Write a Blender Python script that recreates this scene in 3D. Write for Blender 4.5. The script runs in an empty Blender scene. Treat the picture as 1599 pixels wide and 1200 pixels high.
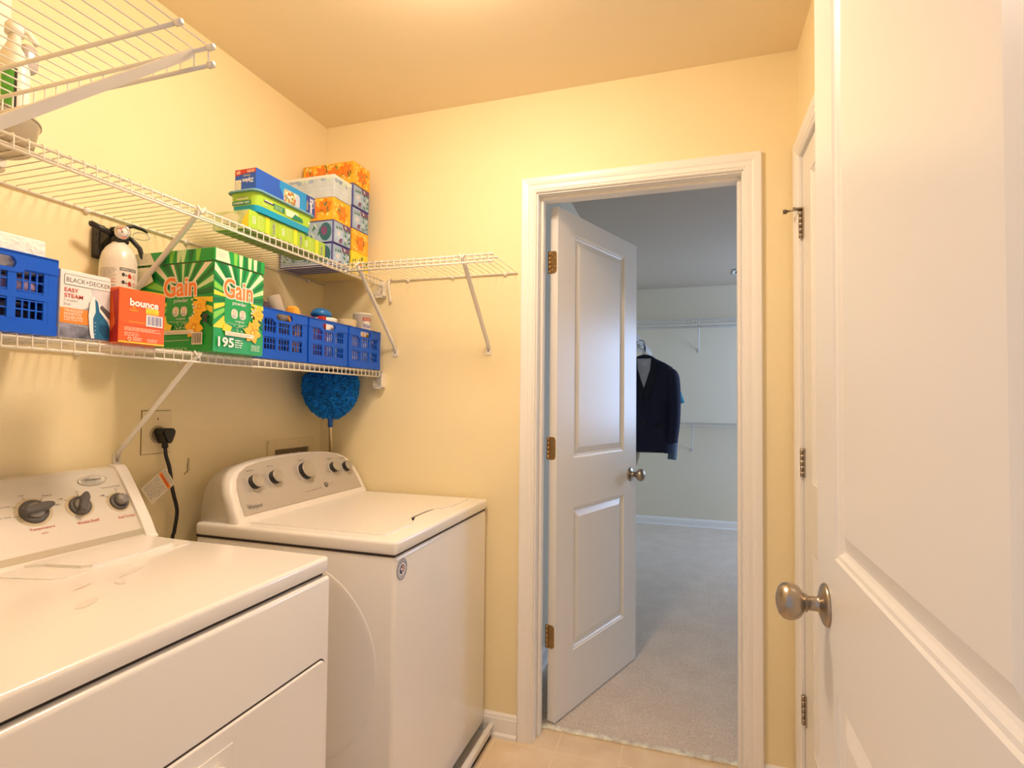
import bpy, bmesh, math, random
from mathutils import Matrix, Vector
PI = math.pi
R = math.radians
C = bpy.context.scene.collection
SC = bpy.context.scene

# ------------------------------------------------------------------ camera
cd = bpy.data.cameras.new('camera'); cam = bpy.data.objects.new('camera', cd); C.objects.link(cam)
cd.sensor_width = 36.0; cd.lens = 862.69 * 36 / 1599; cd.clip_start = 0.02; cd.clip_end = 60
yaw, pitch, roll, camh = 0.3123, 0.0297, 0.0097, 1.263
_f = Vector((-math.sin(yaw), math.cos(yaw), 0)); _r = Vector((math.cos(yaw), math.sin(yaw), 0)); _u = Vector((0, 0, 1))
_f, _u = _f * math.cos(pitch) + _u * math.sin(pitch), _u * math.cos(pitch) - _f * math.sin(pitch)
_r, _u = _r * math.cos(roll) + _u * math.sin(roll), _u * math.cos(roll) - _r * math.sin(roll)
cam.matrix_world = Matrix(((_r.x, _u.x, -_f.x, 0), (_r.y, _u.y, -_f.y, 0), (_r.z, _u.z, -_f.z, camh), (0, 0, 0, 1)))
SC.camera = cam
# ------------------------------------------------------------------ world, exposure, large lights
w = bpy.data.worlds.new('world'); SC.world = w; w.use_nodes = True
w.node_tree.nodes['Background'].inputs[0].default_value = (0.74, 0.79, 1.0, 1)
w.node_tree.nodes['Background'].inputs[1].default_value = 0.22
SC.view_settings.view_transform = 'Standard'; SC.view_settings.look = 'None'
SC.view_settings.gamma = 1; SC.view_settings.use_curve_mapping = False
SC.view_settings.exposure = 1.58
SC.cycles.max_bounces = 10; SC.cycles.diffuse_bounces = 6
LAMP_COL = (1.0, 0.775, 0.585); LAMP_STRENGTH = 30.0
DAY_COL = (0.45, 0.64, 1.0); DAY_WATTS = 21.0
al = bpy.data.lights.new('closet_window_daylight', 'AREA'); al.shape = 'RECTANGLE'; al.size = 1.1; al.size_y = 1.3
al.energy = DAY_WATTS; al.color = DAY_COL
ao = bpy.data.objects.new('closet_window_daylight', al); C.objects.link(ao)
ao.location = (2.12, 4.95, 1.5); ao.rotation_euler = (0, R(90), 0)

# ------------------------------------------------------------------ materials
def lin(c):
    return tuple((x / 12.92 if x <= 0.04045 else ((x + 0.055) / 1.055) ** 2.4) for x in c)
def hx(s):
    s = s.lstrip('#'); return lin(tuple(int(s[i:i + 2], 16) / 255 for i in (0, 2, 4)))
MATS = {}
def mat(name, col, rough=0.5, metal=0.0, noise=None, bump=None, emit=None, alpha=None, trans=0, coat=0, spec=None):
    if name in MATS: return MATS[name]
    m = bpy.data.materials.new(name); m.use_nodes = True; nt = m.node_tree; b = nt.nodes['Principled BSDF']
    c = hx(col) if isinstance(col, str) else col
    b.inputs['Base Color'].default_value = (*c, 1); b.inputs['Roughness'].default_value = rough; b.inputs['Metallic'].default_value = metal
    if spec is not None: b.inputs['Specular IOR Level'].default_value = spec
    if coat: b.inputs['Coat Weight'].default_value = coat; b.inputs['Coat Roughness'].default_value = 0.15
    if trans: b.inputs['Transmission Weight'].default_value = trans
    if noise or bump:
        tc = nt.nodes.new('ShaderNodeTexCoord')
    if noise:   # (scale, amount)  amount multiplies the colour
        n = nt.nodes.new('ShaderNodeTexNoise'); n.inputs['Scale'].default_value = noise[0]; n.inputs['Detail'].default_value = 6
        nt.links.new(tc.outputs['Object'], n.inputs['Vector'])
        r = nt.nodes.new('ShaderNodeValToRGB'); k = noise[1]
        r.color_ramp.elements[0].position = 0.3; r.color_ramp.elements[1].position = 0.7
        r.color_ramp.elements[0].color = (*[x * (1 - k) for x in c], 1); r.color_ramp.elements[1].color = (*[min(1, x * (1 + k)) for x in c], 1)
        nt.links.new(n.outputs['Fac'], r.inputs['Fac']); nt.links.new(r.outputs['Color'], b.inputs['Base Color'])
    if bump:    # (scale, strength, distance)
        n2 = nt.nodes.new('ShaderNodeTexNoise'); n2.inputs['Scale'].default_value = bump[0]; n2.inputs['Detail'].default_value = 4
        nt.links.new(tc.outputs['Object'], n2.inputs['Vector'])
        bp = nt.nodes.new('ShaderNodeBump'); bp.inputs['Strength'].default_value = bump[1]; bp.inputs['Distance'].default_value = bump[2]
        nt.links.new(n2.outputs['Fac'], bp.inputs['Height']); nt.links.new(bp.outputs['Normal'], b.inputs['Normal'])
    if emit: b.inputs['Emission Color'].default_value = (*emit[0], 1); b.inputs['Emission Strength'].default_value = emit[1]
    MATS[name] = m; return m

WALL = mat('yellow_wall_paint', (0.86, 0.745, 0.46), 0.62, noise=(3, .015), bump=(180, .12, .002))
CEIL = mat('ceiling_paint', (0.86, 0.74, 0.52), 0.7, bump=(160, .1, .002))
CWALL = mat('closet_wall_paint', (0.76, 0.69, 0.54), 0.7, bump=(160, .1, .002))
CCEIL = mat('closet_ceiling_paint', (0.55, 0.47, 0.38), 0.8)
TRIM = mat('white_trim_paint', (0.86, 0.84, 0.80), 0.32)
DOORW = mat('white_door_paint', (0.84, 0.82, 0.78), 0.30, bump=(220, .05, .001))
WIRE = mat('white_vinyl_wire', (0.80, 0.76, 0.68), 0.35)
WIREC = mat('white_closet_wire', (0.75, 0.75, 0.76), 0.35)
APPL = mat('white_enamel', (0.87, 0.84, 0.79), 0.25, coat=.3)
APPL_D = mat('gap_shadow_rubber', '#3a2e26', 0.7)  # dark colour stands in for shade in the appliance gaps; also on the feet
PLASW = mat('white_console_plastic', (0.84, 0.80, 0.75), 0.32)
SILV = mat('silver_console_panel', (0.52, 0.48, 0.44), 0.38, metal=.25)
CHAMP = mat('champagne_console_panel', (0.70, 0.65, 0.57), 0.42, metal=.15)
CHAMPB = mat('champagne_console_band', (0.62, 0.57, 0.47), 0.28, metal=.5)
RINGC = mat('dial_ring_print', (0.62, 0.52, 0.34), 0.5)
KNOBD = mat('dark_grey_knob', (0.10, 0.09, 0.085), 0.38)
KNOBM = mat('mid_grey_knob', (0.24, 0.22, 0.20), 0.35)
CHROME = mat('chrome', (0.75, 0.72, 0.68), 0.24, metal=1)
KNOBS = mat('silver_knob_face', (0.50, 0.46, 0.41), 0.35, metal=.5)
NICK = mat('satin_nickel', (0.42, 0.36, 0.29), 0.30, metal=1, noise=(60, .05))
BRASS = mat('worn_brass', (0.50, 0.33, 0.15), 0.36, metal=1)
BLACK = mat('black_plastic', (0.012, 0.011, 0.011), 0.4)
BLK2 = mat('soft_black_plastic', (0.03, 0.028, 0.027), 0.5)
WHITE = mat('white_print', (0.86, 0.85, 0.83), 0.5)
INK = mat('dark_ink', (0.05, 0.045, 0.05), 0.5)
GREYI = mat('grey_ink', (0.30, 0.28, 0.27), 0.5)
REDI = mat('red_ink', '#c23420', 0.5)
CRATE = mat('blue_crate_plastic', (0.004, 0.10, 0.66), 0.38, spec=.3)
PLATE = mat('ivory_wall_plate', (0.80, 0.68, 0.43), 0.4)
PLATED = mat('wall_plate_edge', (0.25, 0.19, 0.11), 0.6)

# ------------------------------------------------------------------ geometry helper
class G:
    def __init__(s): s.v = []; s.f = []; s.fm = []; s.fs = []; s.ms = []
    def mi(s, m):
        if m not in s.ms: s.ms.append(m)
        return s.ms.index(m)
    def raw(s, vs, fs, m, M=None, smooth=False):
        k = len(s.v); i = s.mi(m)
        for p in vs:
            p = Vector(p); s.v.append(tuple(M @ p) if M is not None else tuple(p))
        for f in fs: s.f.append([k + q for q in f]); s.fm.append(i); s.fs.append(smooth)
        return s
    def bm(s, b, m, M=None, smooth=False):
        b.verts.index_update()
        s.raw([v.co[:] for v in b.verts], [[v.index for v in f.verts] for f in b.faces], m, M, smooth); b.free(); return s
    def box(s, x0, x1, y0, y1, z0, z1, m, bev=0, seg=2, M=None, smooth=None):
        if not bev:
            vs = [(x, y, z) for x in (x0, x1) for y in (y0, y1) for z in (z0, z1)]
            fs = [(0, 1, 3, 2), (4, 6, 7, 5), (0, 4, 5, 1), (2, 3, 7, 6), (0, 2, 6, 4), (1, 5, 7, 3)]
            return s.raw(vs, fs, m, M)
        b = bmesh.new(); bmesh.ops.create_cube(b, size=1)
        for v in b.verts: v.co = Vector(((x0 + x1) / 2 + v.co.x * (x1 - x0), (y0 + y1) / 2 + v.co.y * (y1 - y0), (z0 + z1) / 2 + v.co.z * (z1 - z0)))
        bmesh.ops.bevel(b, geom=list(b.edges), offset=bev, segments=seg, profile=.5, affect='EDGES')
        return s.bm(b, m, M, smooth if smooth is not None else bev > .004)
    def tube(s, pts, r, m, n=6, M=None, smooth=True, cap=True, flat=None):
        pts = [Vector(p) for p in pts]; rs = r if isinstance(r, (list, tuple)) else [r] * len(pts)
        t0 = (pts[1] - pts[0]).normalized(); a = Vector((0, 0, 1)) if abs(t0.z) < .9 else Vector((1, 0, 0))
        nrm = t0.cross(a).normalized(); vs = []; fs = []
        for i, p in enumerate(pts):
            t = (pts[min(i + 1, len(pts) - 1)] - pts[max(i - 1, 0)]).normalized()
            nrm = (nrm - t * nrm.dot(t)).normalized(); bn = t.cross(nrm)
            for k in range(n):
                an = 2 * PI * (k + .5) / n; fl = flat if flat else 1
                vs.append(p + nrm * math.cos(an) * rs[i] + bn * math.sin(an) * rs[i] * fl)
        for i in range(len(pts) - 1):
            for k in range(n):
                fs.append((i * n + k, i * n + (k + 1) % n, (i + 1) * n + (k + 1) % n, (i + 1) * n + k))
        if cap: fs.append(tuple(range(n))[::-1]); fs.append(tuple((len(pts) - 1) * n + k for k in range(n)))
        return s.raw(vs, fs, m, M, smooth)
    def lathe(s, prof, m, n=32, M=None, smooth=True, sx=1, sy=1):
        vs = []; fs = []
        for r, z in prof:
            for k in range(n): vs.append((max(r, 1e-5) * math.cos(2 * PI * k / n) * sx, max(r, 1e-5) * math.sin(2 * PI * k / n) * sy, z))
        for i in range(len(prof) - 1):
            for k in range(n): fs.append((i * n + k, i * n + (k + 1) % n, (i + 1) * n + (k + 1) % n, (i + 1) * n + k))
        fs.append(tuple(range(n))[::-1]); fs.append(tuple((len(prof) - 1) * n + k for k in range(n)))
        return s.raw(vs, fs, m, M, smooth)
    def prism(s, out, h, m, M=None, smooth=False, side=None):
        """outline in local xy, extruded along z by h"""
        n = len(out)
        vs = [(x, y, 0) for x, y in out] + [(x, y, h) for x, y in out]
        fs = [tuple(range(n))[::-1], tuple(range(n, 2 * n))]
        s.raw(vs, fs, m, M, False)
        return s.raw(vs, [(i, (i + 1) % n, n + (i + 1) % n, n + i) for i in range(n)], side or m, M, smooth)
    def make(s, name, parent=None, world=True):
        me = bpy.data.meshes.new(name); me.from_pydata(s.v, [], s.f)
        for m in s.ms: me.materials.append(m)
        for p, i, sm in zip(me.polygons, s.fm, s.fs): p.material_index = i; p.use_smooth = sm
        me.update()
        o = bpy.data.objects.new(name, me); C.objects.link(o)
        if parent is not None:
            if world: me.transform(WM(parent).inverted())
            o.parent = parent
        return o
def WM(o):
    m = Matrix.LocRotScale(o.location, o.rotation_euler, o.scale)
    return WM(o.parent) @ m if o.parent else m
def rebase(o, loc):
    """give a single-mesh thing an origin of its own"""
    loc = Vector(loc); o.data.transform(Matrix.Translation(-loc)); o.location = loc; return o
def tag(o, label=None, cat=None, group=None, kind=None):
    if label: o['label'] = label
    if cat: o['category'] = cat
    if group: o['group'] = group
    if kind: o['kind'] = kind
    return o
def thing(name, label, cat, loc=(0, 0, 0), rotz=0, group=None, kind=None):
    o = bpy.data.objects.new(name, None); C.objects.link(o); o.empty_display_size = .05
    o.location = loc; o.rotation_euler = (0, 0, rotz); return tag(o, label, cat, group, kind)
def struct(name, g, label=None, cat=None):
    o = g.make(name); return tag(o, label, cat, None, 'structure')
def copy_tree(o, parent=None):
    c = o.copy(); C.objects.link(c); c.parent = parent
    for ch in list(o.children): copy_tree(ch, c)
    return c
def auto_center(o):
    vs = [v.co for v in o.data.vertices]
    c = Vector((sum((min(v[i] for v in vs), max(v[i] for v in vs))) / 2 for i in range(2))); z = min(v[2] for v in vs)
    return rebase(o, (c[0], c[1], z))

# ------------------------------------------------------------------ flat graphics that belong to a surface
_T = {}
def text_mesh(s, off=0.0):
    k = (s, off)
    if k not in _T:
        cu = bpy.data.curves.new('t', 'FONT'); cu.body = s; cu.offset = off; cu.resolution_u = 3
        ob = bpy.data.objects.new('t', cu); me = ob.to_mesh()
        vs = [v.co[:] for v in me.vertices]; fs = [tuple(p.vertices) for p in me.polygons]; ob.to_mesh_clear()
        bpy.data.objects.remove(ob); bpy.data.curves.remove(cu)
        xs = [v[0] for v in vs]; ys = [v[1] for v in vs]
        _T[k] = ([(v[0] - min(xs), v[1] - min(ys)) for v in vs], fs, max(xs) - min(xs), max(ys) - min(ys))
    return _T[k]
class D:
    """prints on the face of g: origin o, u to the right, v up"""
    def __init__(s, g, o, u, v, step=.00006, fmap=None):
        s.g = g; s.o = Vector(o); s.u = Vector(u).normalized(); s.v = Vector(v).normalized(); s.n = s.u.cross(s.v); s.k = 0; s.step = step; s.fmap = fmap
        s.e = .0003
    def p(s, x, y): return s.o + s.u * x + s.v * y + s.n * s.e
    def up(s): s.e += s.step
    def poly(s, pts, m): s.up(); s.g.raw([s.p(*q) for q in pts], [tuple(range(len(pts)))], m); return s
    def rect(s, x0, y0, x1, y1, m): return s.poly([(x0, y0), (x1, y0), (x1, y1), (x0, y1)], m)
    def rrect(s, x0, y0, x1, y1, r, m, n=5):
        pts = []
        for cx, cy, a in ((x1 - r, y1 - r, 0), (x0 + r, y1 - r, 90), (x0 + r, y0 + r, 180), (x1 - r, y0 + r, 270)):
            for i in range(n + 1): t = R(a + 90 * i / n); pts.append((cx + r * math.cos(t), cy + r * math.sin(t)))
        return s.poly(pts, m)
    def ell(s, cx, cy, rx, ry, m, rot=0, n=24):
        c, q = math.cos(rot), math.sin(rot)
        return s.poly([(cx + rx * math.cos(t) * c - ry * math.sin(t) * q, cy + rx * math.cos(t) * q + ry * math.sin(t) * c) for t in [2 * PI * i / n for i in range(n)]], m)
    def text(s, t, x, y, w, h, m, off=0.0, rot=0):
        vs, fs, W, H = text_mesh(t, off); s.up(); c, q = math.cos(rot), math.sin(rot)
        P = [(a / W * w, b / H * h) for a, b in vs]
        s.g.raw([s.p(x + a * c - b * q, y + a * q + b * c) for a, b in P], fs, m); return s
    def line(s, x0, y0, x1, y1, t, m):
        dx, dy = x1 - x0, y1 - y0; L = math.hypot(dx, dy) or 1; a, b = -dy / L * t / 2, dx / L * t / 2
        return s.poly([(x0 + a, y0 + b), (x0 - a, y0 - b), (x1 - a, y1 - b), (x1 + a, y1 + b)], m)
    def frame(s, x0, y0, x1, y1, r, t, m, inner):
        s.rrect(x0, y0, x1, y1, r, m); return s.rrect(x0 + t, y0 + t, x1 - t, y1 - t, max(r - t, .0005), inner)
    def lines(s, x0, y0, x1, y1, n, m, seed=0, fill=.45):
        """rows of small print too fine to read"""
        rr = random.Random(seed); h = (y1 - y0) / n
        for i in range(n):
            y = y1 - (i + 1) * h; x = x0; end = x1 - rr.random() * (x1 - x0) * .2
            while x < end:
                wd = h * (0.8 + 2.2 * rr.random()); s.rect(x, y, min(x + wd, end), y + h * fill, m); x += wd + h * .45; s.e -= s.step
        s.up(); return s
    def leaf(s, cx, cy, L, wd, rot, m):
        n = 7; pts = [(L * i / n, wd * math.sin(PI * i / n)) for i in range(n + 1)] + [(L * i / n, -wd * math.sin(PI * i / n)) for i in range(n - 1, 0, -1)]
        c, q = math.cos(rot), math.sin(rot); return s.poly([(cx + a * c - b * q, cy + a * q + b * c) for a, b in pts], m)
    def flower(s, cx, cy, r, n, m, mc, rot=0, wd=.3):
        for i in range(n):
            s.leaf(cx, cy, r, r * wd, rot + 2 * PI * i / n, m)
        return s.ell(cx, cy, r * .28, r * .28, mc, n=12)

# ================================================================== THE SETTING
XL, XR, YF, YB, H = -1.508, 0.338, 0.285, 2.007, 2.44
OX0, OX1, OZ = -0.550, 0.166, 2.047          # closet door opening
YC = 2.122                                    # closet face of the back wall
CXL, CXR, CYF = -0.672, 2.0, 5.905            # closet

# floor: sheet vinyl printed as stone tiles, grout every 9 inches
def tile_mat():
    m = bpy.data.materials.new('vinyl_tile_floor'); m.use_nodes = True; nt = m.node_tree; b = nt.nodes['Principled BSDF']; N = nt.nodes.new; L = nt.links.new
    tc = N('ShaderNodeTexCoord'); sp = N('ShaderNodeSeparateXYZ'); L(tc.outputs['Object'], sp.inputs[0]); ms = []
    for ax, o in (('X', 0.464), ('Y', -1.98)):
        a = N('ShaderNodeMath'); a.operation = 'ADD'; L(sp.outputs[ax], a.inputs[0]); a.inputs[1].default_value = o
        p = N('ShaderNodeMath'); p.operation = 'PINGPONG'; L(a.outputs[0], p.inputs[0]); p.inputs[1].default_value = .1143; ms.append(p)
    mn = N('ShaderNodeMath'); mn.operation = 'MINIMUM'; L(ms[0].outputs[0], mn.inputs[0]); L(ms[1].outputs[0], mn.inputs[1])
    r = N('ShaderNodeMapRange'); L(mn.outputs[0], r.inputs[0]); r.inputs[1].default_value = .0015; r.inputs[2].default_value = .0035
    n = N('ShaderNodeTexNoise'); n.inputs['Scale'].default_value = 9; n.inputs['Detail'].default_value = 8; L(tc.outputs['Object'], n.inputs['Vector'])
    cr = N('ShaderNodeValToRGB'); L(n.outputs['Fac'], cr.inputs[0]); cr.color_ramp.elements[0].position = .3; cr.color_ramp.elements[1].position = .7
    cr.color_ramp.elements[0].color = (.76, .58, .37, 1); cr.color_ramp.elements[1].color = (.88, .72, .50, 1)
    mx = N('ShaderNodeMixRGB'); L(r.outputs[0], mx.inputs[0]); mx.inputs[1].default_value = (.90, .74, .50, 1); L(cr.outputs[0], mx.inputs[2])
    L(mx.outputs[0], b.inputs['Base Color']); b.inputs['Roughness'].default_value = .35
    bp = N('ShaderNodeBump'); bp.inputs['Strength'].default_value = .3; bp.inputs['Distance'].default_value = .002; L(r.outputs[0], bp.inputs['Height']); L(bp.outputs[0], b.inputs['Normal'])
    return m
g = G(); g.box(XL - .1, XR + .1, -1.5, 2.112, -.05, 0, tile_mat()); struct('floor', g, 'beige stone-look tile floor of the laundry room', 'floor')
def carpet_mat():
    m = bpy.data.materials.new('closet_carpet'); m.use_nodes = True; nt = m.node_tree; b = nt.nodes['Principled BSDF']; N = nt.nodes.new; L = nt.links.new
    tc = N('ShaderNodeTexCoord'); n = N('ShaderNodeTexNoise'); n.inputs['Scale'].default_value = 210; n.inputs['Detail'].default_value = 5; L(tc.outputs['Object'], n.inputs['Vector'])
    n2 = N('ShaderNodeTexNoise'); n2.inputs['Scale'].default_value = 6; n2.inputs['Detail'].default_value = 3; L(tc.outputs['Object'], n2.inputs['Vector'])
    a = N('ShaderNodeMath'); a.operation = 'MULTIPLY_ADD'; L(n2.outputs['Fac'], a.inputs[0]); a.inputs[1].default_value = .22; L(n.outputs['Fac'], a.inputs[2])
    cr = N('ShaderNodeValToRGB'); L(a.outputs[0], cr.inputs[0]); cr.color_ramp.elements[0].position = .40; cr.color_ramp.elements[1].position = .82
    cr.color_ramp.elements[0].color = (.62, .51, .41, 1); cr.color_ramp.elements[1].color = (.95, .85, .74, 1)
    L(cr.outputs[0], b.inputs['Base Color']); b.inputs['Roughness'].default_value = .95; b.inputs['Specular IOR Level'].default_value = .1
    bp = N('ShaderNodeBump'); bp.inputs['Strength'].default_value = .9; bp.inputs['Distance'].default_value = .008; L(n.outputs['Fac'], bp.inputs['Height']); L(bp.outputs[0], b.inputs['Normal'])
    return m
g = G(); g.box(CXL - .1, CXR + .1, 2.122, CYF + .1, -.05, .006, carpet_mat()); struct('floor_closet', g, 'beige cut-pile carpet of the walk-in closet', 'carpet')

g = G(); g.box(XL - .1, XL, YF - .1, YB + .115, 0, H, WALL); struct('wall_left', g, 'yellow laundry wall behind the shelves and appliances', 'wall')
g = G()
g.box(XL, OX0 - .018, YB, YC, 0, H, WALL); g.box(OX1 + .018, XR + .1, YB, YC, 0, H, WALL); g.box(OX0 - .018, OX1 + .018, YB, YC, OZ + .018, H, WALL)
struct('wall_back', g, 'yellow wall with the open closet doorway', 'wall')
# right wall with a closed door
RY0, RY1, RZ = 1.325, 1.932, 2.047
g = G(); g.box(XR, XR + .1, YF - .1, RY0 - .018, 0, H, WALL); g.box(XR, XR + .1, RY1 + .018, YB, 0, H, WALL); g.box(XR, XR + .1, RY0 - .018, RY1 + .018, RZ + .018, H, WALL)
struct('wall_right', g, 'yellow wall strip behind the open entry door', 'wall')
EX0, EX1 = -0.575, 0.236
g = G(); g.box(XL, EX0 - .018, YF - .1, YF, 0, H, WALL); g.box(EX1 + .018, XR, YF - .1, YF, 0, H, WALL); g.box(EX0 - .018, EX1 + .018, YF - .1, YF, 2.065, H, WALL)
struct('wall_front', g, 'yellow wall around the entry doorway', 'wall')
g = G(); g.box(XL - .1, XR + .1, YF - .1, YC, H, H + .08, CEIL); struct('ceiling', g, 'cream laundry room ceiling', 'ceiling')
# closet shell, daylight comes in through a window in its right wall
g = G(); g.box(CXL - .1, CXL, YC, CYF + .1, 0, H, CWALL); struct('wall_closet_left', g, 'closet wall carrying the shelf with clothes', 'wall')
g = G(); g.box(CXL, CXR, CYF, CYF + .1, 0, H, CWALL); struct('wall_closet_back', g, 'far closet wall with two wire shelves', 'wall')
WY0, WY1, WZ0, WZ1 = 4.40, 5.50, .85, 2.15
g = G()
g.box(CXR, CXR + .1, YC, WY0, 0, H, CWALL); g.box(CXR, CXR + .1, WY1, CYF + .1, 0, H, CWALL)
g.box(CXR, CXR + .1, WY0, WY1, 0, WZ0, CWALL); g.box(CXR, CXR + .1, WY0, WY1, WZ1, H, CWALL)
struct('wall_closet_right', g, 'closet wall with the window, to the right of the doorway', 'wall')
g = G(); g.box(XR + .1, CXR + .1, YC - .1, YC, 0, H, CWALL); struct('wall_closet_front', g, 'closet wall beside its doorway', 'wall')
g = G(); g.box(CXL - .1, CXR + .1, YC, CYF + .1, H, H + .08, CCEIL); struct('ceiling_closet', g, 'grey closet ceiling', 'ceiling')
g = G()
for a in ((WY0, WY0 + .05, WZ0, WZ1), (WY1 - .05, WY1, WZ0, WZ1), (WY0, WY1, WZ0, WZ0 + .05), (WY0, WY1, WZ1 - .05, WZ1), (WY0, WY1, 1.48, 1.52)):
    g.box(CXR + .02, CXR + .06, a[0], a[1], a[2], a[3], TRIM)
struct('window_1', g, 'closet window frame', 'window')

# ---- casings (moulded profile swept round the opening with mitred corners)
CPROF = [(0, 0), (0, .008), (.004, .011), (.008, .0105), (.011, .0135), (.026, .0125), (.030, .015), (.040, .017), (.048, .0175), (.053, .018), (.057, .015), (.057, 0)]
def casing(path, along, out, m=TRIM):
    """path: opening corners (4 pts), along: unit of in-wall horizontal, out: wall normal"""
    g = G(); A = Vector(along); O = Vector(out); Z = Vector((0, 0, 1)); offs = [(-1, 0), (-1, 1), (1, 1), (1, 0)]; vs = []; n = len(CPROF)
    for p, (a, b) in zip(path, offs):
        for wv, t in CPROF: vs.append(Vector(p) + A * a * wv + Z * b * wv + O * t)
    fs = [(i * n + k, i * n + k + 1, (i + 1) * n + k + 1, (i + 1) * n + k) for i in range(3) for k in range(n - 1)]
    g.raw(vs, fs, m); return g
rv = .005
struct('trim_1', casing([(OX0 - rv, YB, 0), (OX0 - rv, YB, OZ + rv), (OX1 + rv, YB, OZ + rv), (OX1 + rv, YB, 0)], (1, 0, 0), (0, -1, 0)), 'white moulded casing around the closet doorway', 'door casing')
struct('trim_2', casing([(XR, RY0 - rv, 0), (XR, RY0 - rv, RZ + rv), (XR, RY1 + rv, RZ + rv), (XR, RY1 + rv, 0)], (0, 1, 0), (-1, 0, 0)), 'white moulded casing of the closed door on the right wall', 'door casing')
# jambs
g = G()
for x0, x1 in ((OX0 - .018, OX0), (OX1, OX1 + .018)): g.box(x0, x1, YB, YC, 0, OZ, TRIM)
g.box(OX0 - .018, OX1 + .018, YB, YC, OZ, OZ + .018, TRIM)
g.box(OX0, OX0 + .011, YB + .038, YB + .072, 0, OZ, TRIM, .002, 1); g.box(OX1 - .011, OX1, YB + .038, YB + .072, 0, OZ, TRIM, .002, 1); g.box(OX0 + .0112, OX1 - .0112, YB + .0382, YB + .0718, OZ - .011, OZ - .0001, TRIM)
struct('trim_3', g, 'white jamb and stop lining the closet doorway', 'door jamb')
g = G()
for y0, y1 in ((RY0 - .018, RY0 - .001), (RY1 + .001, RY1 + .018)): g.box(XR + .0005, XR + .0995, y0, y1, 0, RZ, TRIM)
g.box(XR + .0005, XR + .0995, RY0 - .018, RY1 + .018, RZ, RZ + .018, TRIM); struct('trim_4', g, 'jamb of the closed door on the right wall', 'door jamb')
g = G()
for x0, x1 in ((EX0 - .018, EX0), (EX1, EX1 + .018)): g.box(x0, x1, YF - .1, YF, 0, 2.047, TRIM)
g.box(EX0 - .018, EX1 + .018, YF - .1, YF, 2.047, 2.065, TRIM); struct('trim_5', g, 'jamb of the entry doorway', 'door jamb')
# threshold strip
g = G(); g.box(OX0 + .0005, OX1 - .0005, 2.100, 2.124, 0, .009, mat('worn_threshold', (.86, .76, .62), .4, metal=.1, noise=(35, .35)), .003, 2)
struct('trim_6', g, 'worn pale threshold strip between tile and carpet', 'threshold')
# baseboards
BPROF = [(0, 0), (.022, 0), (.022, .012), (.013, .018), (.013, .068), (.010, .072), (.009, .078), (.004, .085), (0, .086)]
def baseboard(name, p0, p1, out, label):
    g = G(); O = Vector(out); vs = []
    for p in (p0, p1):
        for t, z in BPROF: vs.append(Vector((p[0], p[1], z)) + O * t)
    n = len(BPROF); g.raw(vs, [(k, (k + 1) % n, n + (k + 1) % n, n + k) for k in range(n)] + [tuple(range(n))[::-1], tuple(range(n, 2 * n))], TRIM)
    struct(name, g, label, 'baseboard')
baseboard('baseboard_back', (XL, YB), (OX0 - .063, YB), (0, -1, 0), 'white baseboard beside the washer and closet doorway')
baseboard('baseboard_back_right', (OX1 + .063, YB), (XR, YB), (0, -1, 0), 'short white baseboard in the right corner')
baseboard('baseboard_left', (XL, YF), (XL, YB - .022), (1, 0, 0), 'white baseboard behind the appliances')
baseboard('baseboard_right', (XR, YF), (XR, RY0 - .063), (-1, 0, 0), 'white baseboard behind the entry door')
baseboard('baseboard_closet_back', (CXL, CYF), (CXR, CYF), (0, -1, 0), 'white baseboard along the far closet wall')
baseboard('baseboard_closet_left', (CXL, YC), (CXL, CYF - .022), (1, 0, 0), 'white baseboard along the left closet wall')

# ---- panelled doors.  local: x along the width from the hinge, y thickness 0..t, z up
def panel_face(g, wd, h, holes, y, sgn, m):
    """one door face with moulded panels"""
    xs = [0, holes[0][0], holes[0][1], wd]
    g.raw([(0, y, 0), (xs[1], y, 0), (xs[1], y, h), (0, y, h)], [(0, 1, 2, 3)], m)
    g.raw([(xs[2], y, 0), (wd, y, 0), (wd, y, h), (xs[2], y, h)], [(0, 1, 2, 3)], m)
    zc = 0
    for x0, x1, z0, z1 in holes:
        g.raw([(x0, y, zc), (x1, y, zc), (x1, y, z0), (x0, y, z0)], [(0, 1, 2, 3)], m); zc = z1
    g.raw([(xs[1], y, zc), (xs[2], y, zc), (xs[2], y, h), (xs[1], y, h)], [(0, 1, 2, 3)], m)
    prof = [(0, 0), (.003, .0035), (.008, .0045), (.013, .0085), (.017, .0105), (.021, .010), (.044, .003), (.046, .003)]
    for x0, x1, z0, z1 in holes:
        vs = []; n = 0
        for d, dep in prof:
            yy = y + sgn * dep
            vs += [(x0 + d, yy, z0 + d), (x1 - d, yy, z0 + d), (x1 - d, yy, z1 - d), (x0 + d, yy, z1 - d)]; n += 1
        fs = [(i * 4 + k, i * 4 + (k + 1) % 4, (i + 1) * 4 + (k + 1) % 4, (i + 1) * 4 + k) for i in range(n - 1) for k in range(4)]
        fs.append(tuple((n - 1) * 4 + k for k in range(4))); g.raw(vs, fs, m)
def panel_door(name, wd, h, t, holes, m, M, label):
    g = G(); panel_face(g, wd, h, holes, 0, 1, m); panel_face(g, wd, h, holes, t, -1, m)
    g.raw([(0, 0, 0), (wd, 0, 0), (wd, t, 0), (0, t, 0), (0, 0, h), (wd, 0, h), (wd, t, h), (0, t, h)], [(0, 3, 2, 1), (4, 5, 6, 7), (0, 4, 7, 3), (1, 2, 6, 5)], m)
    o = g.make(name); o.matrix_world = M; o.location = M.to_translation(); o.rotation_euler = M.to_euler()
    return tag(o, label, 'door', None, 'structure')
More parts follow.
